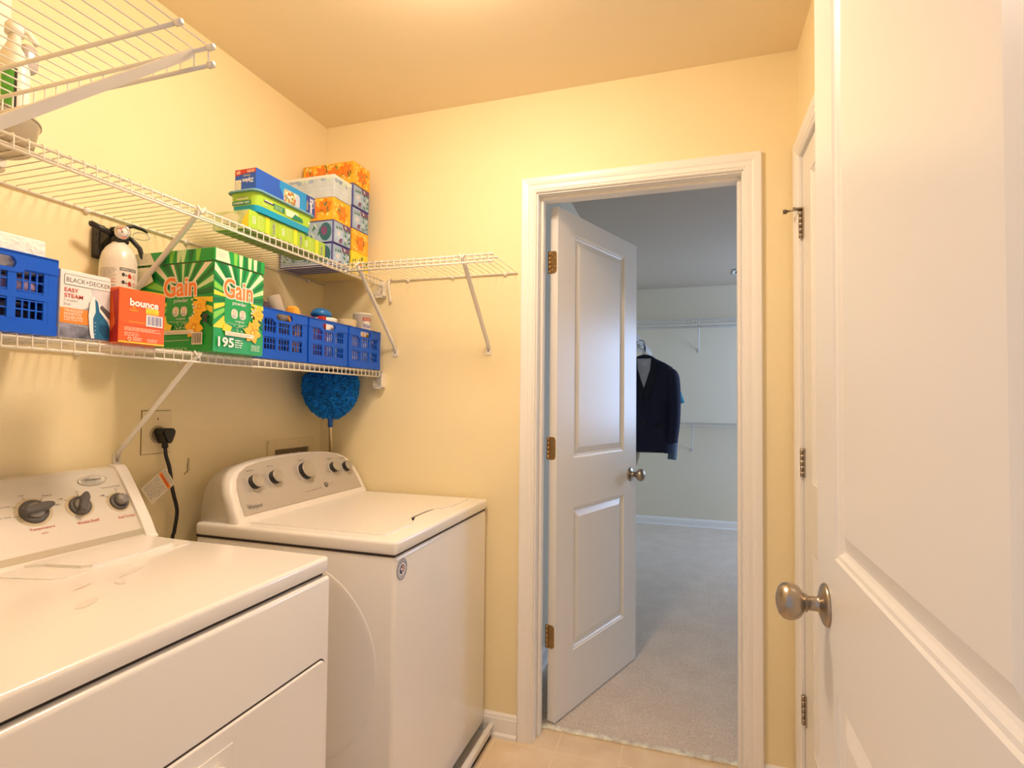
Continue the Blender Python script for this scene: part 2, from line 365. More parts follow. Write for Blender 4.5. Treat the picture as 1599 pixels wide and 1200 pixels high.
def knob(parent, x, z, t, both=True, mt=NICK):
    prof = [(0, 0), (.0335, 0), (.0335, .003), (.030, .006), (.022, .009), (.0135, .011), (.0115, .014), (.0115, .027), (.0145, .029), (.0145, .032), (.018, .035), (.0245, .040), (.0285, .048), (.0295, .056), (.0275, .064), (.021, .070), (.010, .0735), (0, .0745)]
    for s in ((0, -1), (t, 1)) if both else ((0, -1),):
        g = G(); Mx = Matrix.Translation((x, s[0], z)) @ Matrix.Rotation(R(90) * (1 if s[1] < 0 else -1), 4, 'X')
        g.lathe(prof, mt, 36, Mx, sx=1, sy=1); g.make('door_knob', parent, world=False)
def hinge_leaf(parent, x, z, mt, M=None):
    pass
PAN = lambda wd, st=.12: [(st, wd - st, .235, .815), (st, wd - st, 1.015, 1.945)]
# closet door, swung into the closet
t_ = .035; ang = R(69.6)
Mc = Matrix.Translation((-.5005, 2.1295, .012)) @ Matrix.Rotation(ang, 4, 'Z')
d1 = panel_door('door_1', .705, 2.026, t_, PAN(.705, .128), DOORW, Mc, 'white two-panel closet door standing open inside the closet')
# which side is the visible face: local -y face looks to the right; thickness goes to +y (left)
knob(d1, .705 - .062, .90, t_)
for z in (1.817, 1.075, .338):
    g = G(); pts = []
    hh = .0445; r = .012
    out = [(.0, -hh), (.030 - r, -hh)] + [(.030 - r + r * math.sin(a), -hh + r - r * math.cos(a)) for a in (R(30), R(60), R(90))] + [(.030 - r + r * math.cos(a), hh - r + r * math.sin(a)) for a in (0, R(30), R(60))] + [(.030 - r, hh), (0, hh)]
    # leaf screwed to the hinge edge of the door
    Ml = Matrix(((0, 0, -1, 0), (-1, 0, 0, t_), (0, 1, 0, z - .012), (0, 0, 0, 1)))
    g.prism(out, .0022, BRASS, Ml)
    for a, b in ((.008, .03), (.021, .017), (.021, -.017), (.008, -.03)):
        g.lathe([(0, 0), (.0035, 0), (.003, .0012), (0, .0014)], NICK, 10, Ml @ Matrix.Translation((a, b, .0022)))
    for k in range(5):
        g.lathe([(0, 0), (.0058, 0), (.0058, .0168), (0, .0168)], BRASS, 14, Matrix.Translation((-.004, t_ + .003, z - .012 - hh + k * .0178)))
    # leaf on the jamb
    p = Matrix(((0, 0, 1, 0), (1, 0, 0, 0), (0, 1, 0, 0), (0, 0, 0, 1)))
    g.make('hinge', d1, world=False)['label'] = 'brass butt hinge on the closet door edge'
# entry door, swung into the room along the right wall: face towards the camera side is its -x face
Me = Matrix.Translation((.208, .312, .012)) @ Matrix.Rotation(R(90), 4, 'Z') @ Matrix.Translation((0, -.035, 0))
d2 = panel_door('door_2', .758, 2.026, .035, PAN(.758, .117), DOORW, Me, 'white two-panel entry door in the right foreground, open flat along the wall')
knob(d2, .758 - .062, .928, .035)
g = G()
for k in range(3): g.lathe([(0, 0), (.0065, 0), (.0065, .089), (0, .089)], NICK, 12, Matrix.Translation((-.004, .039, (.30, 1.03, 1.78)[k])))
g.make('hinge', d2, world=False)
# closed door on the right wall, face flush with the wall
Mr = Matrix.Translation((XR + .001, RY1 - .003, .012)) @ Matrix.Rotation(R(-90), 4, 'Z')
d3 = panel_door('door_3', RY1 - RY0 - .006, 2.03, .035, PAN(RY1 - RY0 - .006, .118), DOORW, Mr, 'closed white door on the right wall behind the entry door')
for z in (1.830, 1.078, .318):
    g = G()
    for k in range(5):
        g.lathe([(0, 0), (.0062, 0), (.0062, .0164), (0, .0164)], NICK, 14, Matrix.Translation((.001, -.0065, z - .0565 + k * .0178)))
    g.box(.003, .020, -.0040, .0005, z - .0565, z + .0325, NICK)
    if z > 1.5:   # hinge-pin door stop
        g.box(-.006, .012, -.020, .002, z + .0345, z + .0385, NICK)
        g.tube([(0, -.008, z + .0365), (-.012, -.045, z + .036)], .0038, NICK, 8); g.tube([(-.012, -.045, z + .036), (-.015, -.054, z + .036)], .0075, mat('rubber_tip', '#6b5a48', .7), 10)
        g.tube([(.006, -.015, z + .0365), (.018, -.03, z + .036)], .003, NICK, 8)
    g.make('hinge', d3, world=False)

# ceiling lamp of the laundry room (just above the frame)
cl = thing('ceiling_light', 'round glass dome ceiling light glowing warm above the laundry room', 'ceiling light', (-.585, 1.12, H))
g = G(); g.lathe([(0, 0), (.155, 0), (.155, -.012), (.14, -.02), (0, -.02)][::-1], NICK, 48, Matrix.Translation((0, 0, -.0005))); g.make('base', cl, world=False)
g = G(); g.lathe([(.138, -.021), (.138, -.03), (.128, -.052), (.10, -.072), (.06, -.084), (.02, -.088), (0, -.0885)][::-1],
                 mat('lit_glass', (1, 1, 1), .4, emit=(LAMP_COL, LAMP_STRENGTH)), 40); g.make('glass_dome', cl, world=False)

# ================================================================== APPLIANCES
def front_disc(g, cx, cy, cz, n, up, prof, m, seg=32, sm=True):
    """lathe whose axis is n at (cx,cy,cz)"""
    n = Vector(n).normalized(); u = Vector(up); u = (u - n * u.dot(n)).normalized(); s = u.cross(n)
    M = Matrix(((s.x, u.x, n.x, cx), (s.y, u.y, n.y, cy), (s.z, u.z, n.z, cz), (0, 0, 0, 1)))
    g.lathe(prof, m, seg, M, sm); return M
def bez(pts, n=12):
    """catmull-rom through pts"""
    pts = [Vector(p) for p in pts]; P = [pts[0] * 2 - pts[1]] + pts + [pts[-1] * 2 - pts[-2]]; o = []
    for i in range(1, len(P) - 2):
        for k in range(n):
            t = k / n; a, b, c, d = P[i - 1], P[i], P[i + 1], P[i + 2]
            o.append(.5 * ((2 * b) + (c - a) * t + (2 * a - 5 * b + 4 * c - d) * t * t + (3 * b - a - 3 * c + d) * t ** 3))
    o.append(pts[-1]); return o

# ---- washer
WX0, WX1, WY_0, WY_1, WZT = -1.420, -0.737, 1.303, 1.994, .887
ws = thing('washing_machine', 'white top-loading washer with five silver dials, beside the closet doorway', 'washer', ((WX0 + WX1) / 2, (WY_0 + WY_1) / 2, .022))
g = G(); g.box(WX0, WX1 - .004, WY_0 + .003, WY_1 - .003, .05, .845, APPL, .012, 4)
# faint pressed ring in the side panel
RG_ = .27; M = Matrix.Translation((-1.075, WY_0 + .003, .53)) @ Matrix.Rotation(R(90), 4, 'X')
g.lathe([(RG_ + .020, -.0006), (RG_ + .010, .0006), (RG_, .0010), (RG_ - .010, .0008), (RG_ - .018, .0003), (0, .0003)], APPL, 72, M)
g.box(WX0 + .02, WX1 - .03, WY_0 + .02, WY_1 - .02, .03, .06, APPL_D)
g.make('cabinet', ws)
for x in (WX0 + .05, WX1 - .06):
    for y in (WY_0 + .05, WY_1 - .05):
        g = G(); g.lathe([(.02, .0), (.022, .004), (.015, .012), (.01, .035), (0, .035)][::1], APPL_D, 16, Matrix.Translation((x, y, .0105))); g.make('foot', ws)
g = G(); g.box(WX0, WX1 - .008, WY_0 + .006, WY_1 - .006, .843, .850, APPL_D); g.make('seam_shadow', ws)  # dark strip, coloured as the shade in the seam below the top
g = G(); g.box(WX0, WX1, WY_0, WY_1, .849, WZT, APPL, .010, 4)
g.make('top_panel', ws)
# lid: slightly raised sheet with a grip scoop on its front edge
g = G()
lo = [(-1.255, WY_0 + .045), (-.815, WY_0 + .045), (-.803, WY_0 + .055), (-.797, 1.50), (-.812, 1.535), (-.838, 1.57), (-.842, 1.60), (-.842, 1.69), (-.838, 1.72), (-.812, 1.757), (-.797, 1.79), (-.795, WY_1 - .06), (-.808, WY_1 - .045), (-1.255, WY_1 - .045)]
g.prism(lo, .0055, APPL, Matrix.Translation((0, 0, WZT - .002))); g.make('lid', ws)
g = G(); lo2 = [(-.8115, 1.535), (-.838, 1.568), (-.842, 1.60), (-.842, 1.69), (-.838, 1.722), (-.8115, 1.757), (-.834, 1.727), (-.8375, 1.69), (-.8375, 1.60), (-.834, 1.563)]
g.prism(lo2, .0014, mat('grip_recess_shade', (.16, .12, .09), .5), Matrix.Translation((0, 0, WZT - .0008))); g.make('lid_grip_shade', ws)  # thin dark crescent painting the shade in the slit at the lid edge
# console: arch prism leaning back
fx = lambda z: -1.273 - (z - .89) * .531
arch = [(-.338, .887), (-.336, .93), (-.328, .975), (-.314, 1.005), (-.292, 1.027), (-.254, 1.044), (-.19, 1.055), (-.10, 1.061), (0, 1.062)]
arch += [(-a_, b_) for a_, b_ in arch[-2::-1]]
YW = 1.6545
def arch_loop(s, dx, zs=1.0, back=False):
    """scale s about the middle, dx pushes along x"""
    out = []
    for y, z in arch:
        zz = .887 + (z - .887) * s * zs; out.append((fx(zz) + dx if not back else dx, YW + y * s, zz))
    return out
g = G(); A = [arch_loop(.955, .0065), arch_loop(.975, .0075), arch_loop(.99, .006), arch_loop(1.0, .0), arch_loop(1.002, -.012), arch_loop(1.0, -.030), arch_loop(.985, -.034), arch_loop(.985, 0, .97, True)]
for i in range(len(A[7])): A[7][i] = (-1.418, A[7][i][1], A[7][i][2])
n = len(arch); vs = [p for a in A for p in a]
fs = [(j * n + k, j * n + k + 1, (j + 1) * n + k + 1, (j + 1) * n + k) for j in range(len(A) - 1) for k in range(n - 1)]
fs += [tuple(range(n))[::-1], tuple((len(A) - 1) * n + k for k in range(n))]
fs += [((j + 1) * n, j * n, j * n + n - 1, (j + 1) * n + n - 1) for j in range(len(A) - 1)]
g.raw(vs, fs[:-len(A) + 1], PLASW, None, True); g.raw(vs, fs[-len(A) + 1:], PLASW)
con = g.make('control_console', ws)
fn = Vector((.16, 0, .085)).normalized(); fu = Vector((-.085, 0, .16)).normalized()
face = []
for y, z in arch:
    zz = .908 + (z - .887) * .868; face.append((YW + y * .915, zz))
g = G(); fv = [Vector((fx(z) + .0095, y, z)) for y, z in face]
g.raw([tuple(p) for p in fv] + [tuple(p - fn * .003) for p in fv], [tuple(range(len(fv)))] + [(i, (i + 1) % len(fv), len(fv) + (i + 1) % len(fv), len(fv) + i) for i in range(len(fv))], SILV)
O = Vector((fx(.908) + .0095, 0, .908))
d = D(g, O, (0, 1, 0), fu)
vz = lambda z: (z - .908) / fu.z
kn = [(1.427, .994, .0235), (1.518, .997, .0235), (1.675, 1.000, .032), (1.835, .995, .0205), (1.912, .990, .0205)]
d.text('Whirlpool', 1.366, vz(.918), .060, .017, INK, .004); d.text('COMMERCIAL', 1.364, vz(.9345), .02, .0025, GREYI)
for i in range(6): d.ell(1.646 + i * .0148, vz(.9335) + .0006 * i, .0034, .0018, INK, n=8)
d.text('Status', 1.624, vz(.931), .014, .004, GREYI)
d.text('Start Pause', 1.772, vz(.9435), .03, .005, GREYI); d.text('Hold to Cancel', 1.772, vz(.937), .03, .004, GREYI)
wl = [(['Load Size', 'Auto', 'Small', 'Medium', 'Large'], kn[0]), (['Water Temp', 'Hot', 'Warm', 'Cool', 'Cold'], kn[1]), (['Normal', 'Heavy', 'Bulky', 'Whites', 'Casual', 'Delicate', 'Rinse', 'Soak', 'Clean'], kn[2]), (['Rinse', 'Fabric', 'Extra'], kn[3]), (['Soil', 'Heavy', 'Light'], kn[4])]
for words, (ky, kz, kr) in wl:
    c0 = vz(kz); d.text(words[0], ky - .014, c0 + kr + .016 if kr < .03 else c0 + kr + .010, .028, .005, INK)
    m_ = len(words) - 1
    for i, wd_ in enumerate(words[1:]):
        a = R(150 + 240 * i / max(1, m_ - 1)) if m_ > 2 else R(200 + 140 * i)
        px = ky + math.cos(a) * (kr + .013); py = c0 + math.sin(a) * (kr + .010)
        d.text(wd_, px - (.014 if math.cos(a) < 0 else 0), py - .002, .014, .004, GREYI)
        d.rect(ky + math.cos(a) * (kr + .006) - .0012, c0 + math.sin(a) * (kr + .006) - .0006, ky + math.cos(a) * (kr + .006) + .0012, c0 + math.sin(a) * (kr + .006) + .0006, WHITE)
g.make('control_panel', con)['label'] = 'silver printed control panel'
for i, (ky, kz, kr) in enumerate(kn):
    g = G(); px = fx(kz) + .0095
    M = front_disc(g, px, ky, kz, fn, (0, 0, 1), [(0, 0), (kr * 1.12, 0), (kr * 1.12, .0012), (0, .0013)], mat('dial_skirt', (.60, .56, .50), .4), 36)
    front_disc(g, px, ky, kz, fn, (0, 0, 1), [(0, .001), (kr, .001), (kr * .98, .017), (kr * .93, .0195), (0, .0195)], mat('dial_black_side', (.02, .018, .017), .3), 36)
    front_disc(g, px, ky, kz, fn, (0, 0, 1), [(kr * .97, .0185), (kr * .97, .0205), (kr * .92, .022), (kr * .86, .0212), (0, .0212)], KNOBS, 36)
    dd = D(g, Vector((px, ky, kz)) + fn * .0213, (0, 1, 0), fu); a = (100, 185, 75, 5, 60)[i]
    dd.line(math.cos(R(a)) * kr * .35, math.sin(R(a)) * kr * .35, math.cos(R(a)) * kr * .85, math.sin(R(a)) * kr * .85, .0014, GREYI)
    g.make('control_dial', con)['label'] = 'large silver cycle dial' if kr > .03 else 'small silver dial'
g = G(); front_disc(g, fx(.943) + .0095, 1.757, .943, fn, (0, 0, 1), [(0, 0), (.0105, 0), (.0105, .002), (.009, .003), (0, .0032)], mat('start_button', (.17, .15, .13), .4), 24); g.make('start_button', con)
# round flag sticker
g = G(); front_disc(g, WX1 - .004, 1.343, .805, (1, 0, 0), (0, 0, 1), [(0, .0004), (.0285, .0004), (.0285, .0007), (0, .0008)], mat('sticker_grey', (.30, .32, .40), .35), 40)
d = D(g, (WX1 - .0032, 1.343, .805), (0, 1, 0), (0, 0, 1)); NAVY = mat('navy_print', (.015, .02, .10), .4); REDP = mat('red_print', (.33, .03, .03), .4)
d.ell(0, 0, .0262, .0262, mat('sticker_pale', (.52, .54, .60), .35), n=40); d.ell(0, 0, .0165, .0165, WHITE, n=32)
d.poly([(-.013, .004), (-.006, .011), (0, .015), (.0, -.013), (-.009, -.011), (-.014, -.004)], NAVY)
for k in range(3): d.poly([(.001, .012 - k * .007), (.004, .0125 - k * .007), (.014 - k * .001, .003 - k * .006), (.012, .0005 - k * .005), (.006, .007 - k * .007), (.001, .008 - k * .007)], REDP)
d.ell(-.005, .001, .0035, .0045, WHITE, n=10)
for k, ch in enumerate('AMERICAN'):
    a = R(150 - k * 27); d.text(ch, .0195 * math.cos(a) - .0018 * math.sin(a), .0195 * math.sin(a) - .0 , .0036, .0048, NAVY, .01, rot=a - PI / 2)
g.make('sticker', ws)['label'] = 'round flag sticker on the washer front'

# drain pan
g = G(); px0, px1, py0, py1 = -1.452, -.712, 1.285, 1.9985; PANM = mat('white_pan_plastic', (.78, .75, .70), .35)
g.box(px0, px1, py0, py1, .001, .010, PANM)
for a in ((px0, px0 + .006, py0, py1), (px1 - .006, px1, py0, py1), (px0, px1, py0, py0 + .006), (px0, px1, py1 - .006, py1)): g.box(a[0], a[1], a[2], a[3], .001, .048, PANM)
g.box(px1 - .008, px1 + .010, py0, py1, .042, .050, PANM, .002, 2); g.box(px0, px1, py0 - .006, py0 + .008, .042, .050, PANM, .002, 2)
tag(g.make('drain_pan'), 'shallow white plastic drain pan under the washer', 'drain pan')

# ---- dryer
DX0, DX1, DY0, DY1, DZT = -1.470, -0.790, .375, 1.092, .9025
dr = thing('clothes_dryer', 'white front-loading dryer with dark grey knobs, in the left foreground', 'dryer', ((DX0 + DX1) / 2, (DY0 + DY1) / 2, 0))
g = G(); g.box(DX0, DX1 - .02, DY0 + .004, DY1 - .004, .03, .864, APPL, .008, 3)
g.box(DX0 + .03, DX1 - .05, DY0 + .03, DY1 - .03, .0, .04, APPL_D); g.make('cabinet', dr)
g = G(); g.box(DX0 + .01, DX1 - .012, DY0 + .008, DY1 - .008, .858, .868, APPL_D); g.make('seam_shadow', dr)  # shade of the open gap under the dryer top, put in as a dark strip
g = G(); g.box(DX0, DX1 + .001, DY0, DY1, .866, DZT, APPL, .009, 4)
stain = mat('rust_stain', (.62, .36, .10), .5); smudge = mat('enamel_smudge', (.795, .75, .685), .3)
d = D(g, (0, 0, DZT), (0, 1, 0), (-1, 0, 0)); d.e = .0002
for (y, x, L, wd_, a) in ((.735, 1.087, .03, .0035, .15), (.765, 1.096, .012, .002, .2), (.815, 1.08, .012, .002, .1), (.825, 1.078, .005, .002, 0), (1.06, 1.03, .012, .0015, .8)): d.leaf(y, x, L, wd_ * .5, a, stain)
for (y, x, rx, ry, a) in ((.70, 1.00, .03, .012, .5), (.86, 1.10, .03, .010, .4), (.80, 1.055, .02, .008, 1.2)): d.ell(y, x, rx, ry, smudge, a)
tp = g.make('top_panel', dr)
# lint-screen lid pressed in the top
g = G(); lo = [(-1.320, .795), (-1.290, .815), (-1.210, .832), (-1.194, .845), (-1.194, 1.035), (-1.21, 1.05), (-1.290, 1.06), (-1.320, 1.075)]
g.prism([(x, y) for x, y in [(-1.33, .73), (-1.19, .765), (-1.175, .785), (-1.175, 1.06), (-1.19, 1.078), (-1.33, 1.085)]], .0020, APPL, Matrix.Translation((0, 0, DZT - .0005)))
g.prism(lo, .0075, APPL, Matrix.Translation((0, 0, DZT))); g.make('lint_screen_lid', dr)
# front panel with rounded top lip
g = G(); g.box(DX1 - .024, DX1 + .005, DY0, DY1 + .0005, .09, .859, APPL, .009, 4); fp = g.make('front_panel', dr)
g = G(); g.box(DX1 - .06, DX1 - .02, DY0 + .01, DY1 - .01, .0, .088, APPL, .004, 2); g.make('toe_panel', dr)
# door
def yz_loop(y0, y1, z0, z1, r_, x, n=6):
    pts = []
    for cy, cz, a in ((y1 - r_, z1 - r_, 0), (y0 + r_, z1 - r_, 90), (y0 + r_, z0 + r_, 180), (y1 - r_, z0 + r_, 270)):
        for i in range(n + 1): t = R(a + 90 * i / n); pts.append((x, cy + r_ * math.cos(t), cz + r_ * math.sin(t)))
    return pts
def yz_loft(g, loops, m):
    n = len(loops[0])
    for i in range(len(loops) - 1): g.raw(loops[i] + loops[i + 1], [(k, (k + 1) % n, n + (k + 1) % n, n + k) for k in range(n)], m, None, True)
    g.raw(loops[-1], [tuple(range(n))], m)
g = G(); yz_loft(g, [yz_loop(DY0 + .024, DY1 - .018, .166, .683, .018, DX1 + .0035), yz_loop(DY0 + .024, DY1 - .018, .166, .683, .018, DX1 + .0058)], APPL_D); g.make('door_gap', dr)  # dark sheet behind the door, its colour is the shade of the gap
g = G(); yz_loft(g, [yz_loop(DY0 + .0275 + e_, DY1 - .0215 - e_, .1695 + e_, .6795 - e_, .015, DX1 + x_) for e_, x_ in ((0, .004), (0, .0085), (.0006, .0100), (.002, .0112), (.004, .0115))], APPL); dd_ = g.make('door', dr)
g = G(); M = Matrix(((0, 0, 1, DX1 + .0112), (1, 0, 0, .727), (0, 1, 0, .60), (0, 0, 0, 1)))
g.box(DX1 + .011, DX1 + .0135, .650, .806, .500, .648, APPL, .0012, 2)
hp = [Vector((DX1 + .0135 + .020 * math.sin(PI * t), .665 + .118 * t, .612 + .018 * math.sin(PI * t))) for t in [i / 14 for i in range(15)]]
g.tube(hp, [.010 + .012 * math.sin(PI * i / 14) for i in range(15)], APPL, 12, flat=.6)
g.make('door_handle', dd_)
# console
prof = [(-1.322, DZT + .0005), (-1.330, .912), (-1.338, .926), (-1.348, .940), (-1.372, .976), (-1.394, 1.008), (-1.414, 1.036), (-1.430, 1.058), (-1.440, 1.070), (-1.448, 1.076), (-1.470, 1.078), (-1.470, DZT + .0005)]
def cons_seg(y0, y1, m, grow=0, bandm=None):
    g = G(); cx, cz = -1.41, .98; P = [(x + (grow if i < 11 else 0), z + (grow * .6 if i > 2 and i < 11 else 0)) for i, (x, z) in enumerate(prof)]
    n = len(P); vs = [(x, y0, z) for x, z in P] + [(x, y1, z) for x, z in P]
    g.raw(vs, [tuple(range(n)), tuple(range(n, 2 * n))[::-1]], m)
    for i in range(n - 1):
        g.raw([vs[i], vs[i + 1], vs[n + i + 1], vs[n + i]], [(0, 3, 2, 1)], (bandm if bandm and i == 1 else m), None, True)
    return g
g = cons_seg(DY0 + .028, DY1 - .024, CHAMP, 0, CHAMPB)
# prints on the slanted face
sn = Vector((.0325, 0, .0235)).normalized(); P0 = Vector((-1.372, 0, .976)); P1 = Vector((-1.414, 0, 1.036)); su = (P1 - P0).normalized(); sn = Vector((su.z, 0, -su.x))
kd = [(.852, 1.004, 'Temperature', 'Select'), (.948, 1.000, 'Wrinkle Shield', ''), (1.040, .995, 'Push To Start', '')]
d = D(g, P0, (0, 1, 0), su, .00008); d.e = .0006
v_ = lambda z: (z - .976) / su.z
for ky, kz, a, b in kd:
    wd_ = {'Temperature': .050, 'Wrinkle Shield': .050, 'Push To Start': .042}[a]
    d.text(a, ky - wd_ / 2 + .004, v_(kz) - .0465, wd_, .0075, REDI)
d.text('Select', .850, v_(1.004) - .056, .014, .0035, REDI)
dcon = g.make('control_console', dr)
fk = [(['Air Only', 'Extra Low', 'Low', 'Medium', 'High'], (188, 152, 105, 50, 8)), (['Off', 'On'], (140, 80)), (['Off', 'On'], (140, 80))]
for (ky, kz, a, b), (ws_, angs), kr in zip(kd, fk, (.034, .029, .027)):
    g = G(); c = P0 + su * v_(kz); c.y = ky
    d = D(g, c, (0, 1, 0), su, .0001); d.e = .0008; d.ell(0, 0, kr * 1.10, kr * 1.02, RINGC, n=40)
    for wd_, an in zip(ws_, angs):
        an = R(an); d.line(math.cos(an) * kr * .95, math.sin(an) * kr * .95, math.cos(an) * kr * 1.22, math.sin(an) * kr * 1.22, .0009, INK)
        W_ = .0032 * len(wd_); d.text(wd_, math.cos(an) * kr * 1.3 - (W_ if math.cos(an) < -.3 else W_ / 2 if abs(math.cos(an)) < .3 else 0), math.sin(an) * kr * 1.27, W_, .0042, INK)
    if ky > 1.0: d.text('End of Cycle Signal', -.026, kr * 1.27 + .008, .046, .0042, INK)
    M = front_disc(g, *c, sn, (0, 0, 1), [(0, .001), (kr * .84, .001), (kr * .80, .006), (kr * .66, .008), (kr * .52, .0045), (0, .0045)][::-1] if 0 else [(0, .001), (kr * .84, .001), (kr * .82, .006), (kr * .68, .008), (kr * .60, .007), (0, .007)], KNOBD, 40)
    if ky < 1.0:
        front_disc(g, *c, sn, (0, 0, 1), [(0, .006), (kr * .58, .006), (kr * .50, .013), (kr * .2, .014), (0, .014)], KNOBM, 32)
        an = R((8, 62)[ky > .9]); L_ = kr * .95
        out = [(-L_ * .9, -.006), (-L_ * .5, -.0085), (L_ * .6, -.009), (L_ * .95, -.005), (L_ * 1.05, 0), (L_ * .95, .005), (L_ * .6, .009), (-L_ * .5, .0085), (-L_ * .9, .006)]
        Mb = M @ Matrix.Translation((0, 0, .006)) @ Matrix.Rotation(PI - an if 0 else an, 4, 'Z')
        # keep the bar direction right: M's x axis runs along +y or -y
        sgn = 1 if (M.to_3x3() @ Vector((1, 0, 0))).y > 0 else -1
        Mb = M @ Matrix.Scale(sgn, 4, (1, 0, 0)) @ Matrix.Rotation(an, 4, 'Z') @ Matrix.Translation((0, 0, .006))
        g.prism(out, .017, KNOBD, Mb); g.prism([(x * .93, y * .75) for x, y in out], .0185, KNOBD, Mb)
    else:
        front_disc(g, *c, sn, (0, 0, 1), [(0, .006), (kr * .52, .006), (kr * .50, .020), (kr * .42, .023), (0, .0235)], KNOBM, 32)
        dd2 = D(g, c + sn * .0236, (0, 1, 0), su); dd2.line(.003, .004, .005, .010, .001, WHITE)
    g.make('control_knob', dcon)
# oval badge
g = G(); c = P0 + su * v_(1.052); c.y = 1.000
M = front_disc(g, *c, sn, (0, 0, 1), [(0, .0)], KNOBM, 4)
g = G(); g.lathe([(.034, 0), (.034, .0025), (.031, .004), (.029, .0035), (0, .0035)][::1], mat('badge_silver', (.62, .59, .54), .42, metal=.7), 40, M, sx=1.0, sy=.42)
d = D(g, c + sn * .0037, (0, 1, 0), su); d.text('Whirlpool', -.020, -.004, .040, .009, INK, .002)
d.line(-.028, .002, -.005, .008, .0012, GREYI); g.make('maker_badge', dcon)['label'] = 'oval chrome badge'
# end caps
for y0, y1 in ((DY1 - .024, DY1 + .004), (DY0, DY0 + .028)):
    g = cons_seg(y0, y1, PLASW, .007); g.make('end_cap', dcon)

# ================================================================== WIRE SHELVES
def wire_shelf(t, o, u, v, L, dep, z, m=WIRE, pitch=.0254, lip=.030, wr=.00135, midrods=(.055,), rod=None, start=.006):
    """o: corner at the wall, u: along, v: out from the wall.  builds wire_grid, wall_rail, front_rail as parts"""
    o = Vector((o[0], o[1], 0)); u = Vector((*u, 0)); v = Vector((*v, 0)); Z = Vector((0, 0, 1))
    P = lambda a, b, c: o + u * a + v * b + Z * (z + c)
    g = G(); k = start
    while k < L - .002:
        g.tube([P(k, .006, 0), P(k, dep - .004, 0), P(k, dep, -.004), P(k, dep, -lip)], wr, m, 5, smooth=False); k += pitch
    g.make('wire_grid', t)
    g = G(); rr = .003
    g.tube([P(0, .006, -.0042), P(L, .006, -.0042)], rr, m, 8); g.make('wall_rail', t)
    g = G(); g.tube([P(0, dep - .004, -.0055), P(L, dep - .004, -.0055)], rr, m, 8); g.tube([P(0, dep - .003, -lip), P(L, dep - .003, -lip)], rr, m, 8)
    for mr in midrods: g.tube([P(0, dep - mr, -.0042), P(L, dep - mr, -.0042)], rr, m, 8)
    for a in (0, L):
        for b, c in [(dep - .004, -.0055), (dep - .003, -lip)] + [(dep - q, -.0042) for q in midrods]:
            s = -1 if a == 0 else 1; g.tube([P(a - s * .006, b, c), P(a + s * .003, b, c)], .0046, m, 8)
    g.make('front_rail', t)
    if rod:
        g = G(); g.tube([P(0, dep + rod[0], -rod[1]), P(L, dep + rod[0], -rod[1])], .0125, m, 12); g.make('hanging_rod', t)
    return P
def strut(t, P, a, a2, dep, drop, m=WIRE, r=.0085, foot=True):
    """diagonal support: from the lip at length a to the wall at length a2"""
    g = G(); g.tube([P(a, dep - .006, -.012), P(a, dep - .03, -.034), P(a2, .010, -drop + .02), P(a2, .004, -drop + .004)], r, m, 8, flat=.55)
    g.tube([P(a - .012, dep + .001, .001), P(a, dep + .002, -.016), P(a + .012, dep + .001, .001)], .003, m, 6)
    f = P(a2, 0, -drop); q = P(a2, .005, -drop); n = (q - f).normalized(); s = Vector((0, 0, 1)).cross(n)
    vs = []
    for e in (.0003, .006):
        for b, c in ((-.0105, -.018), (.0105, -.018), (.0105, .016), (-.0105, .016)): vs.append(f + n * e + s * b + Vector((0, 0, c)))
    g.raw(vs, [(0, 3, 2, 1), (4, 5, 6, 7), (0, 1, 5, 4), (1, 2, 6, 5), (2, 3, 7, 6), (3, 0, 4, 7)], m)
    front_disc(g, *(f + n * .006 + Vector((0, 0, -.002))), n, (0, 0, 1), [(0, 0), (.0045, 0), (.0035, .002), (0, .0022)], NICK, 12)
    g.make('support_strut', t)
def clips(t, P, L, ks, m=WIRE):
    for k in ks:
        g = G(); q = P(k, 0, 0); e = P(k, .01, 0); n = (e - q).normalized()
        front_disc(g, *(P(k, .0005, -.006)), n, (0, 0, 1), [(0, 0), (.009, 0), (.008, .006), (.005, .011), (0, .012)], m, 12)
        g.make('wall_clip', t)
DEP = .305
SZ, LZ = 1.755, 1.380
us = thing('wire_shelf', 'upper white wire shelf along the left wall, carrying the tissue boxes', 'shelf', (XL, 1.30, SZ))
P = wire_shelf(us, (XL, .600), (0, 1), (1, 0), YB - .602, DEP, SZ); strut(us, P, .497, .493, DEP, .300)
clips(us, P, 1.4, (.12, .42, .72, 1.02, 1.30))
def end_bracket(t, x, z):
    g = G(); y = YB
    g.box(x - .030, x + .012, y - .004, y - .0003, z - .062, z + .004, WIRE, .0012, 1)
    g.box(x - .030, x + .012, y - .028, y - .003, z - .062, z - .057, WIRE); g.box(x + .008, x + .012, y - .028, y - .003, z - .060, z + .002, WIRE); g.box(x - .030, x - .026, y - .028, y - .003, z - .060, z - .030, WIRE)
    g.make('end_bracket', t)
end_bracket(us, XL + DEP - .006, SZ - .012)
ls = thing('wire_shelf', 'lower white wire shelf along the left wall, carrying the blue crates', 'shelf', (XL, 1.15, LZ))
P = wire_shelf(ls, (XL, YF + .002), (0, 1), (1, 0), YB - YF - .004, DEP, LZ, lip=.026); strut(ls, P, .812, .833, DEP, .290)
clips(ls, P, 1.6, (.12, .42, .72, 1.02, 1.32, 1.6)); end_bracket(ls, XL + DEP - .006, LZ - .012)
bs = thing('wire_shelf', 'empty wire shelf on the wall between the tissue boxes and the closet doorway', 'shelf', (-.9, YB, SZ))
P = wire_shelf(bs, (-.628, YB), (-1, 0), (0, -1), .564, DEP - .004, SZ + .0, lip=.030, start=.008); strut(bs, P, .105, .115, DEP - .004, .298); strut(bs, P, .515, .522, DEP - .004, .298)
